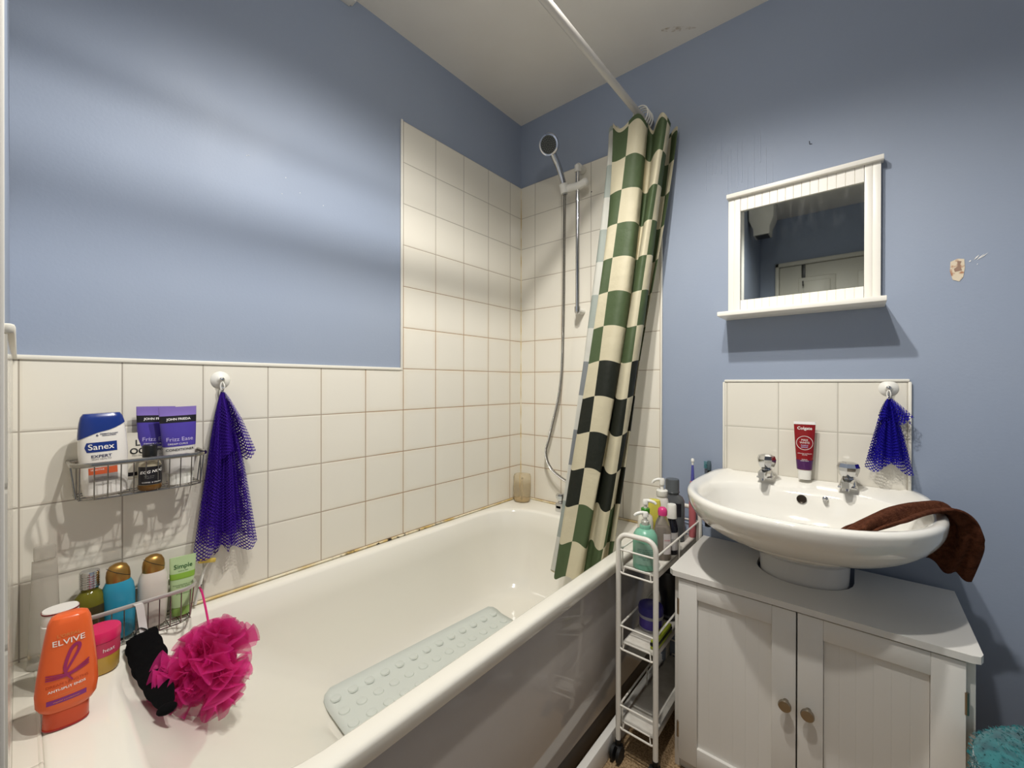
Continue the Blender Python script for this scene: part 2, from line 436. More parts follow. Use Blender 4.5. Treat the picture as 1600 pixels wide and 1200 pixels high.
# ------------------------------------------------------------------ rear door seen in the mirror
M_door = mat('door_white', (206, 202, 188), 0.45)
dr = bpy.data.objects.new('door_1', None); C.objects.link(dr); dr['kind'] = 'structure'; dr.location = (0.805, YR, 0)
bm = BM(); box(bm, 0.0, 0.78, 0.004, 0.030, 0.003, 1.985, 0.002); obj('door_leaf', bm, M_door, dr)
for px in (0.12, 0.46):
    for z0, z1 in ((0.16, 0.85), (0.98, 1.45), (1.53, 1.89)):
        bm = BM(); box(bm, px, px+.22, 0.028, 0.036, z0, z1, 0.006); box(bm, px+.03, px+.19, 0.032, 0.042, z0+.03, z1-.03, 0.006); obj('raised_panel', bm, M_door, dr)
bm = BM()
box(bm, -0.028, -0.003, 0.0, 0.04, 0, 2.02, 0.004); box(bm, 0.783, 0.808, 0.0, 0.04, 0, 2.02, 0.004); box(bm, -0.028, 0.808, 0.0, 0.04, 1.989, 2.02, 0.004)
obj('door_frame', bm, M_door, dr)
bm = BM(); tube(bm, [(0.70, 0.04, 1.0), (0.70, 0.09, 1.0), (0.58, 0.09, 1.0)], 0.009, 10); obj('door_handle', bm, M_chrome, dr)
t = thing('over_door_hook', 'black metal hook strip over the top of the white panelled door seen in the mirror', 'hook', (0.955, YR+0.031, 1.988))
bm = BM(); box(bm, -0.012, 0.012, 0.0, 0.003, -0.16, 0.0, 0.001); tube(bm, smooth_pts([(0, .004, -.15), (0, .03, -.16), (0, .045, -.13)], 5), 0.004, 8); obj('hook_strip', bm, M_blackp, t)
# extractor box seen in the mirror
t = thing('extractor_duct', 'boxy white extractor duct hanging from the ceiling in the mirror reflection', 'ventilation', (0.755, -1.78, CZ))
M_duct = mat('duct_white', (190, 188, 180), 0.6)
bm = BM(); rings(bm, [rrect(-.075, .075, -.075, .075, .006, -.001, 2, 2), rrect(-.074, .074, -.074, .074, .006, -.13, 2, 2), rrect(-.05, .05, -.065, .06, .006, -.19, 2, 2), rrect(-.048, .048, -.06, .055, .006, -.235, 2, 2)]); obj('duct_body', bm, M_duct, t)
bm = BM(); box(bm, -.038, .038, -.048, .042, -.239, -.235); obj('grille', bm, M_blackp, t)

# ------------------------------------------------------------------ ceiling fitting (just above the frame)
t = thing('ceiling_spotlight', 'ceiling spotlight bar with two shaded heads above the bath', 'lamp', (0, 0, 0))
bm = BM(); tube(bm, [(0.84, -0.905, CZ-.013), (1.09, -1.265, CZ-.013)], 0.012, 10); obj('mounting_bar', bm, M_wplast, t)
M_bulb = bpy.data.materials.new('lit_bulb'); M_bulb.use_nodes = True
e = M_bulb.node_tree.nodes['Principled BSDF']; e.inputs['Emission Color'].default_value = (1, .93, .82, 1); e.inputs['Emission Strength'].default_value = 12
for (lx, ly, lz), en in LAMPS:
    bm = BM(); lathe(bm, [(0.020, 0.0385), (0.040, 0.037), (0.050, 0.028), (0.052, 0.014), (0.049, 0.014), (0.046, 0.026), (0.036, 0.034), (0.01, 0.036)], 24, (lx, ly), lz); obj('shade', bm, M_wplast, t)
    bm = BM(); sphere(bm, (lx, ly, lz+.026), 0.022, 1, 1, .4); obj('bulb', bm, M_bulb, t)

# ------------------------------------------------------------------ bathtub
tub = thing('bathtub', 'white enamel bathtub along the tiled left wall', 'bathtub', (0.35, -0.785, 0))
def L(p): return Vector((p[0]-0.35, p[1]+0.785, p[2]))
rs = []
X0, X1, Y0, Y1 = 0.008, 0.700, -1.568, -0.008; ZR = 0.551
for ins, z, r in ((0.010, ZR-0.035, .012), (0.002, ZR-0.035, .012), (0.0, ZR-0.032, .014), (0.0, ZR-0.010, .016), (0.0005, ZR-.006, .016), (0.003, ZR-0.0025, .018), (0.007, ZR-.0005, .02), (0.014, ZR, .022)):
    rs.append(rrect(X0+ins, X1-ins, Y0+ins, Y1-ins, r, z))
ox0, ox1, oy0, oy1 = 0.055, 0.654, -1.465, -0.150
fx0, fx1, fy0, fy1 = 0.170, 0.545, -1.08, -0.27
rs.append(rrect(ox0-.018, ox1+.008, oy0-.03, oy1+.02, .20, ZR+0.0003))
rs.append(rrect(ox0-.008, ox1+.003, oy0-.010, oy1+.007, .185, ZR-0.002))
def lerp(a, b, t): return a+(b-a)*t
p_ = 2.3
for k in range(0, 15):
    s = (k/14)**1.5
    dz = (1-(1-s)**p_)**(1/p_)
    z = lerp(ZR-0.010, 0.222, dz)
    # head end slopes gently
    rs.append(rrect(lerp(ox0, fx0, s), lerp(ox1, fx1, s), lerp(oy0, fy0, dz**1.25), lerp(oy1, fy1, s), lerp(.18, .10, s), z))
rs.append(rrect(fx0+.10, fx1-.10, fy0+.2, fy1-.2, .06, 0.220))
rs = [[L(p) for p in r] for r in rs]
bm = BM(); rings(bm, rs, cap0=False, cap1=True); obj('tub_shell', bm, M_enamel, tub, 60)
bm = BM(); box(bm, 0.664-0.35, 0.676-0.35, -1.565+.785, -0.010+.785, 0.10, 0.515, 0.002); obj('side_panel', bm, M_panel, tub)
M_plinth = mat('grey_plinth', (120, 114, 108), 0.5)
bm = BM(); box(bm, 0.640-0.35, 0.655-0.35, -1.565+.785, -0.010+.785, 0.0, 0.10, 0.002); obj('plinth', bm, M_plinth, tub)
# overflow fitting behind the curtain
# ------------------------------------------------------------------ non-slip mat
M_mat = mat('pale_rubber', (206, 211, 204), 0.42, bump=(200, .1, .0005))
t = thing('bath_mat', 'pale grey-green rubber non-slip mat with raised suckers lying in the bathtub', 'bath mat', (0.338, -0.745, 0.2225), math.radians(-4.7))
bm = BM(); hw, hl = 0.172, 0.325
def curl(x):  # the wall-side edge rides up the curved tub side
    d = max(0, -(x+0.118)); d2 = max(0, x-.118)
    return d*d*7+d2*d2*7+0.004
ring_t, ring_b = [], []
nx, ny = 16, 24
def rr_clip(x, y, r=.03):
    cx = max(abs(x)-(hw-r), 0); cy = max(abs(y)-(hl-r), 0); d = math.hypot(cx, cy)
    if d > r:
        x = math.copysign(hw-r+cx/d*r, x) if cx > 0 else x
        y = math.copysign(hl-r+cy/d*r, y) if cy > 0 else y
    return x, y
def mfn(a, b):
    x, y = rr_clip(-hw+2*hw*a, -hl+2*hl*b); return Vector((x, y, curl(x)+.003))
o = obj('mat_sheet', sheet(mfn, nx, ny), M_mat, t, solid=0.004) if 0 else None
bm = sheet(mfn, nx, ny)
for i in range(6):
    for j in range(13):
        x = -hw+.03+i*(2*hw-.06)/5; y = -hl+.03+j*(2*hl-.06)/12
        lathe(bm, [(0.014, 0), (0.0125, 0.0022), (0.008, 0.0034), (0.001, 0.0037)], 14, (x, y), curl(x)+.004)
o = obj('mat_sheet', bm, M_mat, t, solid=0.003)

# ------------------------------------------------------------------ bath mixer, hose, shower
def knob_prof(): return [(0.010, 0), (0.015, .004), (0.021, .016), (0.022, .026), (0.017, .033), (0.008, .035)]
t = thing('bath_mixer_tap', 'chrome bath mixer tap on the far rim behind the curtain', 'tap', (0.36, -0.078, ZR))
bm = BM(); box(bm, -.092, .092, -.020, .020, .008, .038, .008, 3); box(bm, -.09, -.058, -.02, .02, 0, .03, .004); box(bm, .058, .09, -.02, .02, 0, .03, .004)
tube(bm, smooth_pts([(0, -.01, .025), (0, -.05, .03), (0, -.075, .022), (0, -.08, .005)], 5), .013, 12); obj('mixer_body', bm, M_chrome, t)
for sx in (-.074, .074):
    bm = BM(); lathe(bm, [(0.012, .036), (.012, .042)]+[(r, z+.042) for r, z in knob_prof()], 8, (sx, 0)); obj('tap_knob', bm, M_chrome, t, 10)
bm = BM(); cyl(bm, (0, .0, .036), (0, .0, .075), .012, 14); obj('hose_outlet', bm, M_chrome, t)

t = thing('shower_rail', 'slim vertical chrome riser rail fixed to the tiled back wall', 'shower rail', (0.352, 0, 0))
bm = BM(); cyl(bm, (0, -.052, 1.425), (0, -.052, 2.018), .0085, 16); obj('riser_bar', bm, M_chrome, t)
bm = BM(); cyl(bm, (0, -.052, 1.412), (0, -.052, 1.432), .0125, 16); sphere(bm, (0, -.052, 1.412), .0125); obj('end_cap', bm, M_chrome, t)
bm = BM(); cyl(bm, (0, -.052, 1.415), (0, -.0075, 1.415), .0125, 16); obj('wall_bracket', bm, M_wplast, t)
bm = BM(); cyl(bm, (0, -.052, 2.030), (0, -.0075, 2.030), .016, 20); cyl(bm, (0, -.052, 2.008), (0, -.052, 2.035), .0135, 16); obj('wall_bracket', bm, M_wplast, t)
bm = BM(); cyl(bm, (0, -.0525, 2.030), (0, -.0538, 2.030), .012, 20); obj('bracket_cap', bm, M_inkg, t)
bm = BM(); tube(bm, [(.035, -.052, 1.952), (0, -.054, 1.945), (-.045, -.066, 1.943)], .017, 16); sphere(bm, (.035, -.052, 1.952), .017); cyl(bm, (-.052, -.070, 1.925), (-.056, -.078, 1.962), .017, 16, .019); obj('slider_holder', bm, M_wplast, t)
t2 = thing('hand_shower', 'round chrome shower head resting in the white slider holder', 'shower head', (0.296, -0.078, 1.94))
bm = BM(); tube(bm, smooth_pts([(.003, .010, -.02), (0, 0, .03), (-.006, -.028, .09), (-.012, -.052, .125), (-.014, -.070, .15)], 6), .012, 16, rf=lambda t: .0115+.003*t); obj('handle', bm, M_chrome, t2)
hd = Vector((0.16, -0.84, -0.46)).normalized()
hx = hd.orthogonal().normalized(); hy = hd.cross(hx)
hc = Vector((-.016, -.082, .163))
def hring(r, d, seg=32): return [hc+hd*d+hx*r*math.cos(2*PI*j/seg)+hy*r*math.sin(2*PI*j/seg) for j in range(seg)]
bm = BM(); rings(bm, [hring(.014, -.032), hring(.030, -.025), hring(.041, -.008), hring(.0435, .004), hring(.0415, .010), hring(.035, .011)]); obj('head_body', bm, M_chrome, t2)
M_face = mat('grey_shower_face', (62, 64, 60), 0.4)
bm = BM(); rings(bm, [hring(.035, .0105), hring(.034, .0135), hring(.010, .0145)]); fc = obj('spray_face', bm, M_face, t2)
bm = BM()
for r_, n_ in ((.031, 26), (.024, 18), (.016, 12), (.008, 6)):
    for k in range(n_):
        p = hc+hd*.0140+hx*r_*math.cos(2*PI*k/n_)+hy*r_*math.sin(2*PI*k/n_)
        cyl(bm, p, p+hd*.0018, .0011, 6)
obj('nozzles', bm, mat('nozzle_grey', (150, 150, 140), 0.5), t2)
def hose_mat():
    m = mat('spiral_metal_hose', (150, 148, 144), 0.25, metal=1.0); g = NT(m)
    uv = g.n('ShaderNodeTexCoord').outputs['Object']
    sp = g.n('ShaderNodeSeparateXYZ'); g.nt.links.new(uv, sp.inputs[0])
    f = g.m('SINE', g.m('MULTIPLY', g.m('ADD', sp.outputs[2], g.m('MULTIPLY', sp.outputs[0], 1.0)), 1600))
    g.link(g.mix(g.ramp(f, -1, 1), lin((70, 68, 64)), lin((205, 203, 198))), 'Base Color'); g.bump(f, .8, .001); return m
bm = BM(); tube(bm, smooth_pts([(.297, -.066, 1.922), (.292, -.062, 1.84), (.281, -.052, 1.40), (.262, -.045, 1.10), (.205, -.045, .87), (.185, -.047, .79), (.212, -.050, .725), (.275, -.058, .69), (.335, -.070, .672), (.360, -.078, .650), (.360, -.078, .628)], 10), .0062, 10)
tag(obj('shower_hose', bm, hose_mat(), None), 'flexible metal shower hose looping down from the shower head to the bath tap', 'shower hose')
bm = BM(); sphere(bm, (.3925, -.006, 1.927), .003, 1, .3, 1); obj('screw_hole', bm, M_inkb, wall_back)

# soap jug in the corner
M_jug = mat('amber_translucent_plastic', (240, 230, 208), 0.25, trans=0.85, ior=1.12)
t = thing('plastic_jug', 'scummy translucent amber plastic jug in the tiled corner of the bath rim', 'jug', (0.066, -0.070, ZR+.001), math.radians(20))
pk = Pack([(0, .030, .026, 2.6), (.006, .036, .031, 2.6), (.05, .040, .034, 2.6), (.115, .040, .034, 2.6), (.126, .037, .031, 2.6), (.128, .030, .026, 2.6)])
obj('jug_body', pk.bm(), M_jug, t)
bm = BM(); tube(bm, smooth_pts([(.012, -.036, .115), (.016, -.052, .11), (.016, -.054, .06), (.012, -.046, .025), (.010, -.032, .022)], 6), .0048, 8); obj('handle', bm, M_jug, t)
bm = pk.bm(0.001, .014, grow=-.003); obj('residue', bm, mat('soap_residue', (214, 192, 150), 0.6), t)

# ------------------------------------------------------------------ curtain rail, rings, curtain
RX, RZ = 0.640, 2.115
M_rail = mat('white_rail_enamel', (206, 202, 195), 0.25)
t = thing('curtain_rail', 'white round curtain rail running above the outer edge of the bath', 'curtain rail', (RX, 0, RZ))
bm = BM(); cyl(bm, (0, -1.598, 0), (0, -0.006, 0), .0125, 20); obj('rail_tube', bm, M_rail, t)
M_flange = mat('grey_plastic_flange', (120, 120, 124), 0.4)
bm = BM(); cyl(bm, (0, -0.03, 0), (0, -0.001, 0), .019, 24, .024); obj('wall_flange', bm, M_flange, t)
for i, yy in enumerate((-.055, -.072, -.088, -.105)):
    bm = BM(); a = .35+.12*i
    pts = [(RX+.012+.026*math.cos(2*PI*k/28), yy+.012*math.sin(2*PI*k/28+a)*math.sin(a), RZ-.014+.036*math.sin(2*PI*k/28)) for k in range(28)]
    tube(bm, pts, .0026, 8, closed=True)
    tag(obj('curtain_ring', bm, M_wplast), 'white plastic curtain ring threaded on the rail end at the bunched curtain', 'curtain ring', 'curtain rings bunched at the end of the rail')

def curtain_mat():
    m = mat('checked_curtain', (214, 203, 172), 0.62); g = NT(m)
    uv = g.n('ShaderNodeUVMap'); sp = g.n('ShaderNodeSeparateXYZ'); g.nt.links.new(uv.outputs[0], sp.inputs[0])
    cu = g.m('FLOOR', g.m('DIVIDE', sp.outputs[0], 0.118)); cv = g.m('FLOOR', g.m('DIVIDE', sp.outputs[1], 0.125))
    par = g.m('MODULO', g.m('ADD', g.m('ADD', cu, cv), 40), 2)
    isb = g.m('MULTIPLY', g.m('GREATER_THAN', cv, 7.5), g.m('LESS_THAN', cv, 11.5))
    dark = g.mix(isb, lin((76, 92, 60)), lin((26, 30, 20)))
    front = g.mix(par, lin((208, 199, 170)), dark)
    back = g.mix(par, lin((205, 204, 194)), g.mix(isb, lin((160, 168, 160)), lin((130, 134, 136))))
    geo = g.n('ShaderNodeNewGeometry')
    col = g.mix(geo.outputs['Backfacing'], back, front)
    g.link(col, 'Base Color')
    tr = g.n('ShaderNodeBsdfTranslucent'); g.nt.links.new(col, tr.inputs[0])
    ms = g.n('ShaderNodeMixShader'); ms.inputs[0].default_value = 0.22
    g.nt.links.new(g.b.outputs[0], ms.inputs[1]); g.nt.links.new(tr.outputs[0], ms.inputs[2])
    out = g.nt.nodes['Material Output']; g.nt.links.new(ms.outputs[0], out.inputs[0])
    tc = g.n('ShaderNodeTexCoord').outputs['Object']
    g.bump(g.noise(tc, 20, 4), .55, .008)
    return m
# fold plan: (s across view, d away from view), smooth
PLAN = [(-.098, .018), (-.140, .018), (-.144, .032), (-.100, .042), (-.086, .030), (-.092, .006), (-.114, .002), (-.119, -.006), (-.102, -.016), (-.064, -.028), (-.020, -.042), (.010, -.036), (.020, -.010), (.022, .014), (.032, .012), (.040, -.018), (.062, -.046), (.090, -.034), (.102, -.006), (.090, .026), (.086, .042), (.104, .046), (.122, .024), (.118, .052)]
PL = smooth_pts([(s, d, 0) for s, d in PLAN], 6)
arc = [0.0]
for a, b in zip(PL, PL[1:]): arc.append(arc[-1]+(b-a).length)
NP = len(PL)-1
ZT, ZB = 2.072, 0.440
def cfn(a, b):
    i = round(a*NP); p = PL[i]; z = ZT+(ZB-ZT)*b
    top = max(0, 1-b*9)
    kx = lerp(.92, .74, min(1, b*1.8))
    cx = lerp(0.668, 0.546, b**1.15); cy = lerp(-0.108, -0.358, b**1.35)
    s = p.x*kx+.006*math.sin(b*7+i*.15); d = p.y*(0.9+.25*math.sin(b*3+1))+.004*math.sin(b*11+i*.3)
    zz = z-.035*top*(i/NP)+.014*top*math.sin(i*.35)+.010*math.sin(i*.25)*b
    if z < .62:   # stays inside the tub rim
        pass
    v = Vector((cx, cy, 0))+Vector((.90, .43, 0))*s+Vector((-.38, .92, 0))*d
    v.y = min(v.y, -0.012)
    if zz < 0.60: v.x = min(v.x, 0.642)
    return Vector((v.x, v.y, zz))
bm = sheet(cfn, NP, 90, lambda a, b: (arc[round(a*NP)]*1.02+0.105, 2.18-(ZT+(ZB-ZT)*b)))
o = obj('shower_curtain', bm, curtain_mat(), None, smooth=180)
tag(o, 'green, black and cream checked shower curtain bunched and hanging inside the bathtub', 'shower curtain')
# ------------------------------------------------------------------ basin
bx = thing('pedestal_basin', 'white ceramic pedestal basin with two chrome taps in front of the tiled splashback', 'basin', (1.155, 0, 0))
def bring(a, bf, bb, yc, z, n=2.2, seg=72, ymax=-0.0058, dx=0.0, zback=0.0):
    out = []
    for j in range(seg):
        t = 2*PI*j/seg; c_, s_ = math.cos(t), math.sin(t)
        x = a*math.copysign(abs(c_)**(2/n), c_)+dx; y = yc+(bb if s_ > 0 else bf)*math.copysign(abs(s_)**(2/n), s_)
        zb = zback*max(0, min(1, (y+.14)/.08)) if zback else 0
        if y > ymax: y = ymax
        out.append(Vector((x, y, z+zb)))
    return out
BZ = 0.803
rs = []
for k in range(19):
    f = k/18; e_ = math.sin(f*PI/2)**.92; z = .653+.137*(1-math.cos(f*PI/2))**.80
    rs.append(bring(lerp(.085, .279, e_), lerp(.080, .317, e_), lerp(.08, .375, e_), lerp(-.155, -.208, e_), z))
rs += [bring(.2795, .3175, .375, -.208, .7945), bring(.278, .316, .374, -.208, .800),
      bring(.272, .310, .37, -.208, BZ+.002, zback=.006), bring(.262, .300, .36, -.208, BZ+.001, zback=.006), bring(.252, .288, .34, -.210, BZ-.006, zback=.010)]
# inner bowl
rs += [bring(.240, .270, .155, -.232, BZ-.010, 2.4), bring(.232, .258, .150, -.236, BZ-.016, 2.4), bring(.225, .250, .144, -.240, BZ-.030, 2.4), bring(.212, .232, .136, -.242, BZ-.062, 2.4),
       bring(.185, .200, .120, -.245, BZ-.100, 2.3), bring(.130, .140, .090, -.250, BZ-.128, 2.2), bring(.060, .065, .050, -.252, BZ-.138, 2.0), bring(.020, .02, .02, -.252, BZ-.140, 2.0)]
bm = BM(); rings(bm, rs, cap0=True, cap1=True); obj('bowl', bm, M_ceramic, bx, 75)
bm = BM()
rs = [bring(.100, .092, .09, -.155, .0, 2.3), bring(.095, .088, .09, -.155, .30, 2.3), bring(.100, .094, .09, -.155, .52, 2.3), bring(.104, .098, .092, -.155, .585, 2.3), bring(.105, .100, .094, -.155, .615, 2.3), bring(.103, .0975, .091, -.155, .619, 2.3), bring(.103, .0975, .091, -.155, .623, 2.3), bring(.107, .103, .095, -.155, .627, 2.3), bring(.114, .112, .10, -.157, .675, 2.3)]
rings(bm, rs); obj('pedestal', bm, mat('pedestal_ceramic', (206, 203, 198), 0.12), bx, 60)
# overflow and chain stay, on the back slope of the bowl
M_ov = mat('overflow_dark', (50, 42, 34), 0.35, metal=.6)
bm = BM(); lathe(bm, [(.004, .0), (.009, .0), (.0115, .002), (.0125, .0005), (.0125, -.003)], 24); ov = obj('overflow', bm, M_ov, bx)
ov.location = (-.008, -.1035, .764); ov.rotation_euler = (math.radians(82), 0, 0)
bm = BM(); lathe(bm, [(.007, -.002), (.007, .002), (.004, .004), (.004, .009), (.0055, .011), (.001, .013)], 16); cs = obj('chain_stay', bm, M_chrome, bx)
cs.location = (.048, -.1045, .775); cs.rotation_euler = (math.radians(75), 0, 0)
for (tx, ty) in ((-.102, -.072), (.098, -.066)):
    tp = bpy.data.objects.new('tap', None); C.objects.link(tp); tp.parent = bx; tp.location = (tx, ty, BZ+.006); tp.rotation_euler = (0, 0, math.radians(-4))
    bm = BM(); box(bm, -.022, .022, -.028, .020, 0, .006, .003, 2)
    lathe(bm, [(.019, .004), (.018, .016), (.014, .026), (.012, .034)], 20)
    rings(bm, [[Vector((x*k, y, z)) for x, z in ((-.013, .008), (.013, .008), (.013, .026), (-.013, .026))] for y, k in ((0, 1.2), (-.03, .9), (-.062, .75), (-.066, .6))])
    obj('tap_body', bm, M_chrome, tp, 35)
    bm = BM(); cyl(bm, (0, -.055, .016), (0, -.058, .000), .0075, 12); obj('spout_nozzle', bm, M_chrome, tp)
    bm = BM(); lathe(bm, [(.013, .026), (.0205, .034), (.0255, .048), (.0265, .058), (.0225, .069), (.0120, .073)], 8); obj('tap_knob', bm, M_chrome, tp, 8)
# ------------------------------------------------------------------ vanity cabinet
cb = thing('vanity_cabinet', 'white two-door cabinet around the basin pedestal with chrome knobs', 'cabinet', (1.1625, -0.20, 0))
def LB(x0, x1, y0, y1, z0, z1): return (x0-1.1625, x1-1.1625, y0+.20, y1+.20, z0, z1)
CF = -0.362
bm = BM(); n = 14
arcp = [(1.155+.113*math.cos(PI+PI*k/n)-1.1625, -.155-.108*math.sin(PI*k/n)+.20) for k in range(n+1)]
x0, x1, y0, y1 = .858-1.1625, 1.466-1.1625, -.386+.20, -.040+.20
poly = [(x0+.012, y0), (x1-.018, y0), (x1-.005, y0+.005), (x1, y0+.018), (x1, y1), (arcp[-1][0], y1)]+list(reversed(arcp))+[(arcp[0][0], y1), (x0, y1), (x0, y0+.012)]
prism(bm, poly, .556, .571); obj('counter_top', bm, M_white, cb, 30)
for a, b in ((.868, .882), (1.443, 1.457)):
    bm = BM(); box(bm, *LB(a, b, CF, -.045, 0, .556), .001); obj('side_panel', bm, M_white, cb)
bm = BM(); box(bm, *LB(.882, 1.443, CF+.004, CF+.016, 0, .034), .001); obj('kick_board', bm, M_white, cb)
bm = BM(); box(bm, *LB(.882, 1.443, CF+.01, -.30, .036, .048), .001); obj('bottom_shelf', bm, M_white, cb)
def door(xa, xb, kx, hinge_x):
    d = bpy.data.objects.new('cabinet_door', None); C.objects.link(d); d.parent = cb
    d.location = ((xa+xb)/2-1.1625, CF-.001+.20, .296)
    w2 = (xb-xa)/2; h0, h1 = .038-.296, .551-.296; st = .050; T_ = .017
    bm = BM()
    box(bm, -w2, -w2+st, -T_, 0, h0, h1, .0012); box(bm, w2-st, w2, -T_, 0, h0, h1, .0012)
    box(bm, -w2+st, w2-st, -T_, 0, h1-.048, h1, .0012); box(bm, -w2+st, w2-st, -T_, 0, h0, h0+.052, .0012)
    obj('door_frame', bm, M_white, d)
    # grooved inset panel
    a, b = -w2+st, w2-st; nb = 6; prof = [(a, -.003)]
    pr = []
    for k in range(nb):
        u0 = a+(b-a)*k/nb; u1 = a+(b-a)*(k+1)/nb
        pr += [(u0+.0006, -.008), (u1-.0006, -.008)]
        if k < nb-1: pr += [(u1, -.0076)]
    pr += [(b, -.001), (a, -.001)]
    bm = BM(); rings(bm, [[Vector((x, y, h0+.052)) for x, y in pr], [Vector((x, y, h1-.048)) for x, y in pr]]); obj('inset_panel', bm, M_white, d, 20)
    bm = BM(); mt = Matrix.Translation((kx-(xa+xb)/2, -T_, .327-.296)) @ Matrix.Rotation(math.radians(90), 4, 'X')
    lathe(bm, [(.006, 0), (.0055, .010), (.010, .016), (.0135, .018), (.0140, .023), (.0125, .026), (.003, .0275)], 28, mtx=mt); obj('knob', bm, M_nickel, d)
    for hz in (.12, .47):
        bm = BM(); cyl(bm, (hinge_x-(xa+xb)/2, -.016, hz-.296-.022), (hinge_x-(xa+xb)/2, -.016, hz-.296+.022), .0035, 8); obj('hinge', bm, M_nickel, d)
door(.8835, 1.1610, 1.141, .8825); door(1.1640, 1.4415, 1.186, 1.4425)

# ------------------------------------------------------------------ slim trolley
tr = thing('slim_trolley', 'narrow white wire trolley on black castors between bath panel and cabinet', 'trolley', (.7915, -.25, 0))
hx_, y0, y1 = .0555, -.205, .205
for yy in (y0, y1):
    bm = BM(); r = .03
    pts = [(-hx_, yy, .055), (-hx_, yy, .30), (-hx_, yy, .635-.0)]
    pts += [(-hx_+r-r*math.cos(a), yy, .635+r*math.sin(a)) for a in [PI/2*k/6 for k in range(1, 7)]]
    pts += [(hx_-r+r*math.sin(a), yy, .635+r*math.cos(a)) for a in [PI/2*k/6 for k in range(0, 7)]]
    pts += [(hx_, yy, .30), (hx_, yy, .055)]
    tube(bm, pts, .0075, 12); obj('hoop_frame', bm, M_wire, tr)
SHELF = (.566, .343, .110)
M_shelf = mat('white_shelf_plate', (214, 210, 200), 0.5, noise=(25, (196, 190, 180), .4, .65))
for sz in SHELF:
    sh = bpy.data.objects.new('basket_shelf', None); C.objects.link(sh); sh.parent = tr; sh.location = (0, 0, sz)
    bm = BM(); box(bm, -hx_+.008, hx_-.008, y0+.010, y1-.010, -.004, 0, .001)
    box(bm, -hx_+.008, -hx_+.010, y0+.01, y1-.01, -.018, 0); box(bm, hx_-.010, hx_-.008, y0+.01, y1-.01, -.018, 0); obj('shelf_plate', bm, M_shelf, sh)
    bm = BM(); g_ = .004
    for z in (.052,):
        tube(bm, [(-hx_+g_, y0, z), (hx_-g_, y0, z)], .0028, 8); tube(bm, [(-hx_+g_, y1, z), (hx_-g_, y1, z)], .0028, 8)
        tube(bm, [(-hx_+g_, y0, z), (-hx_+g_, y1, z)], .0028, 8); tube(bm, [(hx_-g_, y0, z), (hx_-g_, y1, z)], .0028, 8)
    for yy, s in ((y0, -1), (y1, 1)):
        tube(bm, [(-hx_+g_, yy, -.012), (-hx_+.012, yy, -.016), (-hx_+.018, yy, -.016), (hx_-.018, yy, -.016), (hx_-.012, yy, -.016), (hx_-g_, yy, -.012)], .0028, 8)
        tube(bm, [(-hx_+.014, yy, -.016), (-hx_+.018, yy-s*.004, .004), (hx_-.018, yy-s*.004, .004), (hx_-.014, yy, -.016)], .0024, 8)
    for xx in (-hx_+g_, hx_-g_):
        for yy in (y0+.018, 0, y1-.018): tube(bm, [(xx, yy, -.014), (xx, yy, .052)], .0024, 8)
    obj('guard_wire', bm, M_wire, sh)
for xx in (-hx_, hx_):
    for yy in (y0, y1):
        ca = bpy.data.objects.new('castor', None); C.objects.link(ca); ca.parent = tr; ca.location = (xx, yy, 0)
        bm = BM(); cyl(bm, (0, 0, .038), (0, 0, .060), .009, 14); box(bm, -.012, .012, -.012, .012, .022, .044, .004); obj('castor_fork', bm, M_blackp, ca)
        for s in (-1, 1):
            bm = BM(); cyl(bm, (s*.005, -.008, .0225), (s*.014, -.008, .0225), .0215, 22); obj('wheel', bm, M_rubber, ca)

# ------------------------------------------------------------------ mirror
mr = thing('wall_mirror', 'white framed wall mirror with grooved rails and a small ledge above the basin', 'mirror', (1.1275, 0, 1.34))
FX0, FX1 = .9305-1.1275, 1.3225-1.1275; GX0, GX1 = .967-1.1275, 1.2865-1.1275; GZ0, GZ1 = 1.386-1.34, 1.688-1.34; FT = 1.735-1.34
def grooved(xa, xb, za, zb, n_):
    bm = BM(); pr = []
    for k in range(n_):
        u0 = xa+(xb-xa)*k/n_; u1 = xa+(xb-xa)*(k+1)/n_
        pr += [(u0+.0010, -.0200), (u1-.0010, -.0200)]
        if k < n_-1: pr += [(u1, -.0180)]
    pr += [(xb, -.001), (xa, -.001)]
    rings(bm, [[Vector((x, y, za)) for x, y in pr], [Vector((x, y, zb)) for x, y in pr]])
    return bm
obj('grooved_rail', grooved(GX0, GX1, GZ1, FT, 15), M_frame, mr, 20); obj('grooved_rail', grooved(GX0, GX1, -.002, GZ0, 15), M_frame, mr, 20)
for a, b in ((FX0, GX0), (GX1, FX1)):
    bm = BM(); mid = (a+b)/2; box(bm, a, mid-.0006, -.021, -.001, -.002, FT, .001); box(bm, mid+.0006, b, -.021, -.001, -.002, FT, .001); box(bm, mid-.001, mid+.001, -.0195, -.002, .006, FT); obj('frame_stile', bm, M_frame, mr)
bm = BM(); box(bm, FX0-.004, FX1+.006, -.034, -.001, FT, FT+.014, .0015); obj('top_moulding', bm, M_frame, mr)
bm = BM(); box(bm, .920-1.1275, 1.332-1.1275, -.122, -.001, -.016, -.002, .0015); obj('ledge', bm, M_frame, mr)
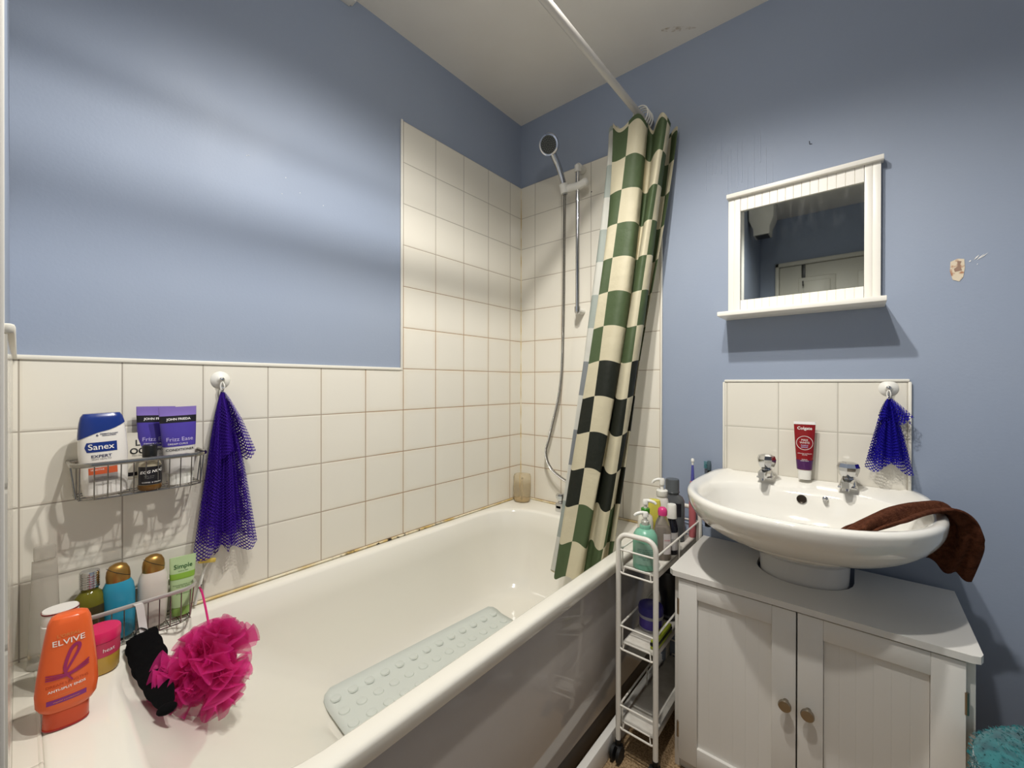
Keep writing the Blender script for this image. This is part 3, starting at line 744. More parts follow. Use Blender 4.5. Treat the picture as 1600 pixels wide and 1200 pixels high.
def mirror_mat():
    m = mat('mirror_glass', (178, 182, 180), 0.02, metal=1.0); g = NT(m)
    tc = g.n('ShaderNodeTexCoord').outputs['Object']
    mp = g.n('ShaderNodeMapping'); mp.inputs['Scale'].default_value = (40, 1, 9); mp.inputs['Rotation'].default_value = (0, .6, 0); g.nt.links.new(tc, mp.inputs[0])
    sp = g.n('ShaderNodeSeparateXYZ'); g.nt.links.new(tc, sp.inputs[0])
    n1 = g.noise(mp.outputs[0], 1.3, 5)
    top = g.ramp(sp.outputs[2], .22, .34)
    f = g.m('MULTIPLY', g.m('MULTIPLY', g.ramp(n1, .50, .75), top), .07)
    df = g.n('ShaderNodeBsdfDiffuse'); df.inputs[0].default_value = (.75, .75, .72, 1)
    ms = g.n('ShaderNodeMixShader'); g.nt.links.new(f, ms.inputs[0]); g.nt.links.new(g.b.outputs[0], ms.inputs[1]); g.nt.links.new(df.outputs[0], ms.inputs[2])
    g.nt.links.new(ms.outputs[0], g.nt.nodes['Material Output'].inputs[0]); return m
bm = BM(); box(bm, GX0-.002, GX1+.002, -.012, -.004, GZ0-.002, GZ1+.002); obj('glass', bm, mirror_mat(), mr, 0)

# ------------------------------------------------------------------ suction hooks and scourge nets
M_clear = mat('clear_plastic', (226, 224, 214), 0.12, trans=0.5, ior=1.3)
def hook(label, loc, rz):
    t = thing('suction_hook', label, 'hook', loc, rz)
    mt = Matrix.Rotation(math.radians(90), 4, 'X')
    bm = BM(); lathe(bm, [(.022, .0), (.021, .002), (.012, .006), (.007, .010), (.006, .014), (.001, .015)], 26, mtx=mt); obj('suction_cup', bm, M_wplast, t)
    bm = BM(); tube(bm, smooth_pts([(0, -.013, .004), (0, -.014, -.006), (0, -.015, -.020), (0, -.022, -.026), (0, -.028, -.020)], 5), .0022, 8); sphere(bm, (0, -.015, .001), .006, 1, .6, 1); obj('hook_arm', bm, M_chrome, t)
    return t
hook('white suction hook on the left wall tiles holding the purple net', (TT+.0005, -1.252, 1.112), PI/2)
hook('white suction hook on the basin splashback holding the blue net', (1.340, -TT-.0005, 1.092), 0)
def net_mat(name, col, cell=.0058, hole=.33):
    m = mat(name, col, 0.7, spec=.15); g = NT(m)
    uv = g.n('ShaderNodeUVMap'); sp = g.n('ShaderNodeSeparateXYZ'); g.nt.links.new(uv.outputs[0], sp.inputs[0])
    u = g.m('ADD', sp.outputs[0], sp.outputs[1]); v = g.m('SUBTRACT', sp.outputs[0], sp.outputs[1])
    def ax(q): return g.m('ABSOLUTE', g.m('SUBTRACT', g.m('FRACT', g.m('ADD', g.m('DIVIDE', q, cell*1.41), 100)), .5))
    d = g.m('MAXIMUM', ax(u), ax(v)); a = g.m('GREATER_THAN', d, hole)
    g.link(a, 'Alpha'); return m
def net(label, name, loc, rz, mat_, tiers, seed):
    t = thing('net_scourge', label, 'bath net', loc, rz)
    rn = random.Random(seed)
    for (length, wl, wr, layers, depth, skew) in tiers:
        for q in range(layers):
            ph = rn.uniform(0, 6); nf = rn.choice((3, 4, 5)); k = 1-.10*q
            def fn(a, b):
                sp_ = .010+(1-.010)*b**.72
                x = lerp(-wl*k, wr*k, a)*sp_+skew*b*b
                y = -.008-depth*(.25+.75*min(1, b*2.2))*(1-(q+.4)/layers)-.35*depth*math.sin(a*PI*2*nf/1.6+ph)*min(1, b*3)*(1 if q else .8)
                z = -length*b*(1-.06*q)+.012*math.sin(a*9+ph)*b-.010*abs(a-.5)*b
                return Vector((x, min(-.0075, y), z))
            W_ = (wl+wr)*2.0
            obj('net_layer', sheet(fn, 40, 30, lambda a, b: (a*W_*.5, b*length)), mat_, t, smooth=180)
    bm = BM(); tube(bm, smooth_pts([(0, -.016, .022), (.004, -.020, .010), (0, -.018, -.004), (-.004, -.016, .010)], 6, True), .0015, 6, closed=True); obj('hanging_loop', bm, M_wplast, t)
    return t
M_netp = net_mat('purple_net', (54, 22, 132)); M_netb = net_mat('blue_net', (24, 16, 138))
net('long purple scourge net hanging on the left wall tiles beside the upper wire caddy', 'n', (TT, -1.252, 1.085), PI/2, M_netp, [(.400, .068, .075, 5, .040, .0), (.165, .030, .062, 3, .046, .008), (.40, .022, .026, 3, .030, 0)], 5)
net('short dark blue scourge net hanging on the tiles at the right of the basin', 'n', (1.340, -TT, 1.066), 0, M_netb, [(.195, .052, .050, 4, .030, .0), (.060, .030, .048, 3, .034, .004), (.17, .03, .03, 2, .022, .0)], 9)

# ------------------------------------------------------------------ wire caddies
def caddy(label, loc, ln, dp, hgt, rail_w, m_rail=None, broken=None):
    """local x along wall, -y into room"""
    t = thing('wire_caddy', label, 'caddy', loc, PI/2)
    h2 = ln/2; r = .03
    def outline(z, ins=0.0):
        p = [(-h2+ins, -.004, z)]
        for k in range(7):
            a = PI/2*k/6; p.append((-h2+ins+r-r*math.cos(a), -dp+ins+r-r*math.sin(a), z))
        for k in range(7):
            a = PI/2*k/6; p.append((h2-ins-r+r*math.sin(a), -dp+ins+r-r*math.cos(a), z))
        p.append((h2-ins, -.004, z)); return p
    bm = BM(); tube(bm, outline(hgt), .0036, 8, flat=1.3); tube(bm, [(-h2, -.004, hgt), (h2, -.004, hgt)], .003, 8); obj('rim_band', bm, m_rail or M_steel, t)
    bm = BM(); tube(bm, outline(.002, .008), .0016, 6); tube(bm, [(-h2+.008, -.004, .002), (h2-.008, -.004, .002)], .0016, 6)
    for q in (.3, .55, .8): tube(bm, [(-h2+.010, -dp*q, .002), (h2-.010, -dp*q, .002)], .0012, 6)
    obj('bottom_wires', bm, M_steel, t)
    bm = BM(); n_ = max(6, int(ln/.021))
    for k in range(n_+1):
        x = -h2+.012+(ln-.024)*k/n_
        tube(bm, [(x, -dp-.0005 if abs(x) < h2-.025 else -dp+.012, hgt), (x, -dp+.007 if abs(x) < h2-.025 else -dp+.018, .002), (x, -.004, .002), (x, -.004, hgt)], .0011, 6)
    for s in (-1, 1):
        for yy in (-.035, -.06):
            tube(bm, [(s*h2, yy, hgt), (s*(h2-.008), yy, .002)], .0014, 6)
    obj('upright_wires', bm, M_steel, t); return t
caddy('upper chrome wire caddy stuck on the left wall tiles, full of hair and shower products', (TT, -1.412, .866), .222, .095, .073, 0)
M_rail2 = mat('worn_white_band', (196, 190, 184), 0.35, metal=.5)
caddy('lower wire caddy standing on the bath rim with four bottles and a green tube', (TT, -1.418, ZR+.003), .196, .092, .078, 0, M_rail2)
# ------------------------------------------------------------------ contents of the upper caddy
def place(name, label, cat, loc, rz, tilt=None, group=None): return thing(name, label, cat, loc, rz, group, tilt)
M_pwhite = mat('bottle_white', (226, 222, 216), 0.28); M_navy = mat('cap_navy', (22, 48, 120), 0.25)
UZ = .8705
t = place('shower_gel_bottle', 'white shower gel bottle with slanted dark blue cap in the upper caddy', 'bottle', (.058, -1.471, UZ), PI/2, (0, math.radians(-2)))
pk = Pack([(0, .030, .017, 2.8), (.004, .034, .021, 2.8), (.05, .037, .023, 2.6), (.095, .038, .023, 2.6), (.128, .0365, .021, 2.7), (.150, .034, .019, 2.9), (.164, .031, .016, 3.0), (.170, .027, .012, 3.0)])
obj('bottle_body', pk.bm(), M_pwhite, t)
pc = Pack([(z, a+.0008, b+.0008, n) for z, a, b, n in pk.p])
# cap: everything above a slanted line
def capfn(a, b):
    an = 2*PI*a; z1 = .1702
    A, B_, n_ = pc.at(.145)
    z0 = .134+.016*math.cos(an)
    z = lerp(z0, z1, b); A, B_, n_ = pc.at(z)
    c_, s_ = math.cos(an), math.sin(an)
    return Vector((A*math.copysign(abs(c_)**(2/n_), c_), B_*math.copysign(abs(s_)**(2/n_), s_), z))
bm = sheet(capfn, 60, 8); bm.verts.ensure_lookup_table(); tops = [bm.verts[i*9+8] for i in range(60)]; bm.faces.new(tops); obj('cap', bm, M_navy, t, 50)
pk.patch('brand_panel', -.029, .019, .092, .112, M_navy, t, 16, 4, shape=lambda a: (0, 1) if a > .08 else (.5-.5*math.sqrt(max(0, 1-((.08-a)/.08)**2)), .5+.5*math.sqrt(max(0, 1-((.08-a)/.08)**2))))
pk.text('brand_text', 'Sanex', -.005, .1022, .0165, M_inkw, t, bold=.0001, eps=.0010)
pk.text('product_text', 'EXPERT', -.005, .083, .0082, M_ink, t, bold=.0001, sx=1.1)
pk.text('product_text', 'SKIN HEALTH', -.005, .0772, .0048, M_inkg, t)
pk.text('small_print', 'DERMATOLOGIST\nREGULATION', .008, .1265, .0034, M_ink, t, bold=.0001)
pk.text('small_print', 'e', -.010, .1265, .008, M_ink, t, bold=.0001)
M_orl = mat('label_orange', (196, 88, 50), .4); M_grl = mat('label_grey', (164, 158, 156), .4)
pk.patch('orange_label', -.025, .018, .046, .060, M_orl, t); pk.patch('grey_label', -.025, .018, .031, .046, M_grl, t)
pk.text('small_print', 'SENSITIVE', -.012, .0555, .0046, M_inkw, t); pk.text('small_print', 'microbiome\nmoisture balance', -.006, .038, .004, M_inkg, t, eps=.0009)
pk.text('small_print', 'shower gel 450 ml', -.004, .025, .0032, M_inkb, t)
pk.text('small_print', '~', -.003, .070, .010, M_orl, t, bold=.0005)

def squeeze_tube(name, label, loc, h, wtop, wcap, hcap, bands, tilt=None, cat='tube', rz=PI/2, capm=None, bodym=None, dep=.016, crimp=.012):
    t = place(name, label, cat, loc, rz, tilt)
    pk = Pack([(hcap, wcap, dep, 2.2), (hcap+(h-hcap)*.25, lerp(wcap, wtop, .35), dep*1.02, 2.2), (hcap+(h-hcap)*.6, lerp(wcap, wtop, .7), dep*.75, 2.4), (h-crimp, lerp(wcap, wtop, .97), .0022, 3), (h, wtop, .0016, 4)])
    obj('tube_body', pk.bm(), bodym or M_pwhite, t, 60)
    if hcap > 0: bm = BM(); pc_ = Pack([(0, wcap*.86, dep*.86, 2.3), (hcap*.9, wcap*.93, dep*.93, 2.3), (hcap, wcap*.90, dep*.90, 2.3)]); pc_.bm(bmh=bm); obj('cap', bm, capm or M_wplast, t)
    for nm, z0, z1, m in bands:
        k0 = max(z0, hcap+.0005)
        def full(a, b, z0=z0, z1=z1):
            z = lerp(z0, z1, b); A, B_, n_ = pk.at(z); A += .0005; B_ += .0005; an = 2*PI*a; c_, s_ = math.cos(an), math.sin(an)
            return Vector((A*math.copysign(abs(c_)**(2/n_), c_), B_*math.copysign(abs(s_)**(2/n_), s_), z))
        obj(nm, sheet(full, 48, 6), m, t, 60)
    return t, pk
M_vio = mat('tube_violet', (72, 58, 150), .3); M_vio2 = mat('tube_lilac', (128, 108, 180), .28); M_blk = mat('band_black', (22, 20, 26), .35); M_wht2 = mat('tube_pearl', (204, 200, 196), .25)
for lbl, loc, word, tl, rz in (('purple-topped conditioner tube in front at the right of the upper caddy', (.062, -1.346, UZ), 'CONDITIONER', -1.5, 88), ('purple-topped shampoo tube half hidden behind its twin in the upper caddy', (.028, -1.388, UZ+.001), 'SHAMPOO', 1.5, 90)):
    t, pk = squeeze_tube('hair_product_tube', lbl, loc, .178, .0345, .026, .026, [('violet_band', .088, .142, M_vio), ('black_band', .142, .158, M_blk), ('lilac_top', .158, .1782, M_vio2)], (0, math.radians(tl)), rz=math.radians(rz), bodym=M_wht2)
    pk.text('brand_text', 'JOHN FRIEDA', 0, .150, .0072, M_inkw, t, bold=.0001, eps=.0013)
    pk.text('brand_text', 'Frizz Ease', 0, .104, .0125, mat('lilac_ink', (190, 180, 225), .5), t, eps=.0013)
    pk.text('product_text', 'DREAM CURLS', -.004, .0935, .0055, M_inkw, t, eps=.0013)
    pk.text('product_text', word, 0, .080, .0075, M_inkb, t, bold=.0001)
    pk.text('small_print', 'for frizzy curls', 0, .070, .0045, M_inkg, t)
    pk.text('small_print', '250 ml', 0, .035, .0045, M_inkg, t)
t, pk = squeeze_tube('skin_cream_tube', 'off-white tube with bold black letters behind the blue-capped bottle', (.030, -1.432, UZ), .122, .030, .022, .022, [('black_band', .028, .036, M_blk)], (0, math.radians(1)), bodym=mat('tube_cream', (206, 200, 186), .35))
pk.text('brand_text', 'L\nOG', .013, .090, .0175, M_inkb, t, bold=.0005); pk.text('small_print', 'PRO GEL', .012, .072, .0045, M_inkg, t)
M_oil = mat('amber_liquid', (120, 82, 30), .15, trans=.3)
t = place('hair_oil_bottle', 'small dark-labelled clear bottle with black cap at the front of the upper caddy', 'bottle', (.079, -1.403, UZ), PI/2)
pk = Pack(ringprof([(0, .018), (.003, .0205), (.052, .0205), (.060, .018), (.066, .0105), (.072, .0105)]))
obj('bottle_body', pk.bm(), mat('clear_oil_bottle', (206, 196, 170), .1, trans=.6, ior=1.3), t); obj('oil', pk.bm(0.0, .012, grow=.0003), M_oil, t)
bm = BM(); lathe(bm, [(.0128, 0), (.0130, .024), (.0115, .0265)], 26, z0=.071); obj('cap', bm, M_blackp, t)
lb = Pack(ringprof([(0, .0208), (.07, .0208)])); lb.patch('black_label', -.0200, .0200, .013, .052, M_blk, t, 24, 4)
lb.text('brand_text', 'EGG NOG', 0, .041, .0082, M_inkw, t, bold=.0001, shear=.3, rot=.12, eps=.0012); lb.text('small_print', 'body spray\nfragrance', -.004, .030, .0038, M_inkg, t, eps=.0012); lb.text('small_print', 'COFFEE  & CREAM', 0, .018, .0038, M_inkw, t, eps=.0012)

# ------------------------------------------------------------------ contents of the lower caddy
LZ = ZR+.0085
M_gold = mat('bronze_cap', (160, 124, 66), .34, metal=.75)
def wavebottle(label, loc, m, tilt=None, text='RENEWING'):
    t = place('hair_care_bottle', label, 'bottle', loc, PI/2, tilt)
    pk = Pack([(0, .021, .017, 2.2), (.004, .0245, .0195, 2.2), (.05, .026, .0205, 2.2), (.095, .0265, .021, 2.2), (.110, .0245, .0195, 2.2), (.120, .020, .0165, 2.1)])
    obj('bottle_body', pk.bm(), m, t)
    cp = Pack([(.120, .0195, .016, 2.1), (.132, .0200, .0165, 2.1), (.143, .0185, .015, 2.1), (.152, .0140, .0115, 2.1), (.1565, .0065, .005, 2)]); obj('flip_cap', cp.bm(), M_gold, t)
    tube_bm = BM(); tube(tube_bm, [(a, cp.y(a, .139-.012*(a/.02), .0002), .139-.012*(a/.02)) for a in [(-.0185+.037*k/14) for k in range(15)]], .0006, 5); obj('cap_seam', tube_bm, M_inkb, t)
    return t, pk
t, pk = wavebottle('turquoise bottle with bronze domed cap in the lower caddy', (.056, -1.449, LZ), mat('bottle_turquoise', (44, 140, 170), .3), (0, math.radians(-1)))
t, pk = wavebottle('pearl white bottle with bronze domed cap in the lower caddy', (.054, -1.395, LZ), mat('bottle_pearl', (208, 200, 190), .3), (0, math.radians(1)))
t = place('shower_oil_bottle', 'olive green bottle with ribbed silver cap at the left of the lower caddy', 'bottle', (.050, -1.494, LZ), PI/2)
pk = Pack(ringprof([(0, .022), (.004, .0250), (.085, .0255), (.103, .0225), (.113, .0135), (.120, .0135)]))
obj('bottle_body', pk.bm(), mat('olive_glass', (120, 116, 40), .12, trans=.35, ior=1.3), t); pk.patch('dark_label', -.020, .020, .02, .085, mat('olive_label', (58, 50, 22), .5), t)
bm = BM()
for k in range(6): lathe(bm, [(.0152, 0), (.0158, .0008), (.0158, .0040), (.0152, .0048)], 28, z0=.119+.0048*k)
lathe(bm, [(.0155, 0), (.0155, .004), (.0140, .006)], 28, z0=.1475); obj('ribbed_cap', bm, M_chrome, t)
M_gt = mat('tube_pale_green', (176, 200, 150), .3)
t, pk = squeeze_tube('face_scrub_tube', 'pale green face scrub tube at the right end of the lower caddy', (.050, -1.343, LZ), .135, .0255, .019, .020, [('green_band', .085, .098, mat('tube_green', (130, 170, 60), .35))], (0, math.radians(2)), capm=mat('cap_green', (140, 176, 90), .35), bodym=M_gt, dep=.013)
pk.text('brand_text', 'Simple', 0, .113, .0135, M_inkgreen, t, bold=.0001, eps=.001); pk.text('small_print', 'kind to skin', 0, .103, .0040, M_inkgreen, t); pk.text('small_print', 'smoothing facial scrub\nwith rice grains', 0, .070, .0042, M_inkgreen, t); pk.text('small_print', 'gently exfoliates', 0, .052, .0038, M_inkgreen, t)
t = place('razor', 'white and yellow disposable razor standing at the right end of the lower caddy', 'razor', (.032, -1.312, LZ), PI/2, (0, math.radians(12)))
bm = BM(); tube(bm, smooth_pts([(0, 0, .002), (0, -.002, .05), (.002, 0, .088), (.005, -.006, .104)], 5), .0042, 10, flat=.8); obj('handle', bm, M_wplast, t)
bm = BM(); box(bm, -.017, .019, -.012, -.004, .102, .112, .002); obj('razor_head', bm, mat('razor_yellow', (206, 180, 84), .4), t)

# on the rim, left of the caddy
M_frost = mat('frosted_clear_plastic', (214, 210, 202), .22, trans=.75, ior=1.15)
t, pk = squeeze_tube('clear_gel_tube', 'nearly empty frosted clear tube standing in the far left corner of the rim', (.052, -1.556, ZR+.001), .205, .017, .024, .0, [], (0, 0), capm=M_frost, bodym=M_frost, dep=.02)
bm = BM(); box(bm, -.015, .015, -.005, .005, .205, .232, .003); obj('clip_tab', bm, M_frost, t)
t = place('body_lotion_bottle', 'white flat-topped bottle with dark red rim ring behind the orange bottle', 'bottle', (.165, -1.540, ZR+.001), PI/2)
pk = Pack([(0, .020, .017, 2.3), (.004, .0235, .020, 2.3), (.10, .0245, .021, 2.3), (.118, .0245, .021, 2.3), (.119, .0230, .0195, 2.3), (.142, .0235, .020, 2.3), (.1435, .0225, .019, 2.3)])
obj('bottle_body', pk.bm(), M_pwhite, t); obj('red_ring', pk.bm(.1395, .1418, grow=.0007), mat('ring_red', (120, 30, 36), .4), t)
M_pink = mat('jar_pink', (214, 40, 96), .35); M_yel = mat('jar_yellow', (196, 160, 66), .35)
t = place('body_butter_jar', 'small round jar with bright pink lid and yellow base beside the orange bottle', 'jar', (.160, -1.487, ZR+.001), PI/2)
pk = Pack(ringprof([(0, .022), (.004, .0255), (.045, .0265), (.060, .0265)]))
obj('jar_body', pk.bm(), M_yel, t); obj('pink_label', pk.bm(.034, .0605, grow=.0006), mat('jar_label_pink', (190, 60, 90), .4), t)
bm = BM(); lathe(bm, [(.0278, 0), (.0282, .002), (.0282, .017), (.0270, .0195)], 36, z0=.061); obj('lid', bm, M_pink, t)
pk.text('brand_text', 'heat', .008, .046, .010, M_inkw, t, eps=.0014)
M_or = mat('bottle_orange', (222, 96, 44), .28); M_or2 = mat('cap_orange_dark', (196, 70, 30), .25); M_mag = mat('ribbon_magenta', (150, 34, 92), .35); M_goldink = mat('gold_ink', (214, 130, 70), .4); M_pur = mat('bar_purple', (126, 40, 120), .4)
t = place('conditioner_bottle', 'bright orange conditioner bottle with purple ribbon print on the near corner of the rim', 'bottle', (.290, -1.540, ZR+.001), math.radians(86), (math.radians(0), math.radians(1.5))); t.scale = (1, 1, .965)
cp = Pack([(0, .0250, .015, 2.3), (.002, .0262, .016, 2.3), (.030, .0262, .0165, 2.3)]); obj('cap', cp.bm(), M_or2, t)
obj('cap_rim', cp.bm(.0, .0035, grow=.0005), mat('cap_red', (160, 24, 24), .3), t)
pk = Pack([(.028, .0225, .015, 2.5), (.034, .0300, .018, 2.5), (.042, .0345, .020, 2.5), (.060, .0360, .0205, 2.5), (.085, .0345, .0205, 2.5), (.115, .0315, .0195, 2.5), (.150, .0275, .018, 2.6), (.172, .0245, .0165, 2.6), (.181, .0210, .014, 2.7), (.1845, .0150, .009, 2.7)])
obj('bottle_body', pk.bm(), M_or, t)
pk.text('brand_text', "L'OREAL", .0, .155, .0070, M_goldink, t, bold=.0001); pk.text('brand_text', 'ELVIVE', .0, .1445, .0125, M_inkw, t, bold=.0001, rot=.05, eps=.001)
pk.line('ribbon_print', [(-.004, .090), (.000, .100), (.012, .128), (.010, .137), (.003, .130), (-.003, .105), (-.001, .092), (.006, .080)], lambda k: .0018+.0028*math.sin(PI*k), M_mag, t, .0012)
for dz in (0, .004, .008): pk.line('ribbon_print', [(-.024, .088+dz*.9), (-.010, .088+dz*.7), (.004, .090+dz*.4), (.024, .098+dz)], .0020, M_mag, t, .0011)
pk.text('product_text', 'DREAM LENGTHS', 0, .078, .0060, mat('orange_dark_ink', (176, 60, 30), .4), t, rot=.08); pk.text('product_text', 'ANTI-SPLIT ENDS', 0, .070, .0054, M_inkw, t, bold=.0001, rot=.08)
pk.text('small_print', 'LONG DAMAGED HAIR', .0, .061, .0038, M_goldink, t, rot=.08)
def barshape(a): return (.22*a, .78+.22*a)
pk.patch('purple_bar', -.022, .022, .0465, .0565, M_pur, t, shape=barshape)
pk.text('small_print', 'vegetal conditioner', 0, .0515, .0038, M_goldink, t, rot=.05, eps=.0012)

# ------------------------------------------------------------------ loofah and black glove
M_strap = mat('white_strap', (214, 210, 206), .5)
t = thing('bath_mitt', 'black bath mitt hanging by a white strap from the lower caddy rail', 'bath mitt', (.104, -1.424, .600))
bm = BM(); 
pts = smooth_pts([(-.008, -.004, .031), (.0035, -.003, .036), (.006, 0, .030), (.010, .003, .0), (.016, .005, -.022)], 5)
rings(bm, [[p+Vector((.0005, -.0065, 0)), p+Vector((.0005, .0065, 0)), p+Vector((-.0006, .0065, 0)), p+Vector((-.0006, -.0065, 0))] for p in pts]); obj('strap', bm, M_strap, t)
bm = BM(); tube(bm, smooth_pts([(.014, -.002, -.012), (.020, -.009, -.020), (.022, .002, -.026), (.020, .010, -.020)], 6, True), .0013, 6, closed=True); obj('cord_loop', bm, M_blackp, t)
M_fab = mat('black_fabric', (7, 7, 8), .95, spec=.15, bump=(90, .6, .003))
path = smooth_pts([(.020, -.000, -.022), (.050, .000, -.034), (.095, .002, -.048), (.140, .003, -.058), (.190, .004, -.066), (.225, .005, -.073)], 6)
rs = []
for i, p in enumerate(path):
    k = i/(len(path)-1); wd = [.030, .036, .036, .031, .024, .014][min(5, int(k*5))]; wd2 = [.030, .036, .036, .031, .024, .014][min(5, int(k*5)+1)]; f = k*5-int(k*5); wd = lerp(wd, wd2, f)*.74
    rs.append([p+Vector((0, 1, .25))*wd*math.cos(2*PI*j/24)*(1+.08*math.sin(3*j+i*.7))+Vector((1, 0, .2))*wd*.38*math.sin(2*PI*j/24)*(1+.15*math.sin(2*j+i*.5)) for j in range(24)])
bm = BM(); rings(bm, rs); obj('mitt_body', bm, M_fab, t, 70)
bm = BM(); sphere(bm, (.232, .004, -.075), .010, 1, 1.5, .9); obj('toggle', bm, M_fab, t)

def loofah_mat():
    m = mat('pink_mesh', (222, 52, 142), .55); g = NT(m)
    tr_ = g.n('ShaderNodeBsdfTransparent'); tl = g.n('ShaderNodeBsdfTranslucent'); tl.inputs[0].default_value = lin((232, 70, 154))
    m1 = g.n('ShaderNodeMixShader'); m1.inputs[0].default_value = .42
    g.nt.links.new(g.b.outputs[0], m1.inputs[1]); g.nt.links.new(tl.outputs[0], m1.inputs[2])
    m2 = g.n('ShaderNodeMixShader'); m2.inputs[0].default_value = .40
    g.nt.links.new(m1.outputs[0], m2.inputs[1]); g.nt.links.new(tr_.outputs[0], m2.inputs[2])
    g.nt.links.new(m2.outputs[0], g.nt.nodes['Material Output'].inputs[0]); return m
t = thing('bath_puff', 'bright pink ruffled mesh bath puff hanging over the head end of the tub', 'bath puff', (.252, -1.334, .524))
rn = random.Random(21); bm = BM(); sphere(bm, (0, 0, 0), .046, .8, 1, 1); obj('gathered_core', bm, mat('pink_core', (196, 30, 116), .7, spec=.1), t); bm = BM()
for q in range(84):
    n_ = Vector((rn.gauss(0, 1), rn.gauss(0, 1), rn.gauss(0, 1))).normalized(); a = n_.orthogonal().normalized(); b = n_.cross(a)
    ang = rn.uniform(0, 2*PI); a, b = a*math.cos(ang)+b*math.sin(ang), b*math.cos(ang)-a*math.sin(ang)
    R_ = rn.uniform(.070, .100); R_ *= 1+.11*math.sin(n_.y*5+1)+.10*math.sin(n_.z*6); span = rn.uniform(.45, .85); ph = rn.uniform(0, 6); fr = rn.uniform(1.6, 2.6); am = rn.uniform(.20, .42)
    NJ = 26; grid = []
    for j in range(NJ+1):
        f = j/NJ; th = (f-.5)*2*span
        edge = math.sin(PI*f)**.35 if 0 < f < 1 else 0
        col_ = []
        for k in range(7):
            g_ = k/6; r = lerp(.018, R_*lerp(.7, 1, edge), g_); wv = am*g_*math.sin(fr*PI*f*2+ph)
            d = (n_+a*math.tan(th*.8)*g_+b*wv).normalized()
            v = d*r; v.x *= .80
            col_.append(bm.verts.new(v))
        grid.append(col_)
    for j in range(NJ):
        for k in range(6): bm.faces.new((grid[j][k], grid[j+1][k], grid[j+1][k+1], grid[j][k+1]))
obj('mesh_ruffles', bm, loofah_mat(), t, 180)
bm = BM(); tube(bm, smooth_pts([(0, 0, .05), (-.04, .004, .08), (-.100, .010, .105), (-.140, .014, .108)], 6), .0022, 6); obj('hanging_cord', bm, mat('pink_cord', (196, 30, 110), .6), t)
bm = BM(); tube(bm, smooth_pts([(-.149, .014, .104), (-.140, .014, .106), (-.130, .014, .102), (-.127, .014, .118)], 5), .002, 6); obj('wire_hook', bm, M_steel, t)
# ------------------------------------------------------------------ toothpaste, towel
M_red = mat('toothpaste_red', (132, 18, 24), .25); M_plum = mat('toothpaste_purple', (74, 30, 84), .3)
t, pk = squeeze_tube('toothpaste_tube', 'red and purple toothpaste tube standing on its white cap between the basin taps', (1.148, -.034, BZ+.0085), .176, .0275, .019, .030, [('purple_base', .031, .060, M_plum), ('white_crimp', .168, .1765, M_inkw)], None, rz=math.radians(6), bodym=M_red, capm=M_wplast, dep=.015)
pk.text('brand_text', 'Colgate', 0, .156, .0120, M_inkw, t, bold=.00015, eps=.001)
def ringln(k): return (.0205*math.cos(k), .112+.0205*math.sin(k))
pk.line('white_ring', [ringln(2*PI*k/16) for k in range(17)], .0011, M_inkw, t)
pk.text('product_text', 'MAX\nWHITE', 0, .1165, .0080, M_inkw, t); pk.text('small_print', 'PURPLE\nREVEAL', 0, .1015, .0055, mat('ink_lav', (180, 190, 230), .5), t)
pk.text('small_print', 'whitening toothpaste\nfluoride', 0, .078, .0042, M_inkw, t); pk.text('small_print', 'instantly\nwhiter teeth', 0, .060, .0042, M_inkw, t, eps=.0016)

M_towel = mat('brown_towelling', (98, 58, 40), .95, bump=(420, 1.0, .004), spec=.1, noise=(90, (76, 42, 28), .4, .65))
ctr = smooth_pts([(1.275, -.462, .796), (1.295, -.430, .808), (1.322, -.380, .814), (1.352, -.315, .819), (1.392, -.260, .824), (1.426, -.228, .822), (1.447, -.214, .798), (1.455, -.208, .758), (1.452, -.195, .722), (1.446, -.180, .690), (1.440, -.168, .662)], 5)
NT_ = len(ctr)-1
def tw(a, b):
    i = round(a*NT_); p = ctr[i]; q = ctr[min(i+1, NT_)]-ctr[max(i-1, 0)]; q.normalize()
    f = i/NT_
    if f < .5: side = Vector((.60, .45, 0)).lerp(Vector((.55, -.75, 0)), f*2)
    else: side = Vector((.55, -.75, 0)).lerp(Vector((.80, -.10, 0)), min(1, f*3.2-1.6))
    side.normalize()
    wd = lerp(.034, .036, min(1, f*1.6)) if f < .7 else lerp(.034, .038, (f-.7)/.3)
    s = (b-.5)*2
    n_ = side.cross(q).normalized()
    if n_.z < 0 and f < .5: n_ = -n_
    off = n_*(.007*math.cos(s*4.5+f*3)+.004*math.sin(s*9+f*5))
    v = p+side*wd*s+off
    if f > .62: v.z += -.020*s*(f-.6)*2 + .006*math.sin(s*6)
    return v
o = obj('brown_towel', sheet(tw, NT_, 24), M_towel, None, 180, solid=.006)
o.name = 'flannel'; tag(o, 'brown flannel draped over the right side of the basin rim', 'towel')

# ------------------------------------------------------------------ toiletries on the trolley
TZ = .5668
def pump(t, z, m, collar=None, rc=.011, ang=0.0, s=1.0, body=None):
    bm = BM(); lathe(bm, [(rc, 0), (rc*1.05, .002), (rc*1.05, .014*s), (rc*.9, .016*s)], 24, z0=z); obj('pump_collar', bm, collar or m, t)
    bm = BM(); lathe(bm, [(.0055, 0), (.0050, .012*s), (.0085, .014*s), (.0090, .026*s), (.0070, .030*s)], 20, z0=z+.015*s)
    ca, sa = math.cos(ang), math.sin(ang)
    tube(bm, smooth_pts([(0, 0, z+.040*s), (.012*ca, .012*sa, z+.042*s), (.026*ca, .026*sa, z+.038*s), (.031*ca, .031*sa, z+.032*s)], 5), .0048, 10, rf=lambda k: .0062-.0022*k); obj('pump_head', bm, m, t)
M_mint = mat('mint_plastic', (128, 186, 160), .3, trans=.1); M_lab = mat('mint_label', (150, 190, 172), .4)
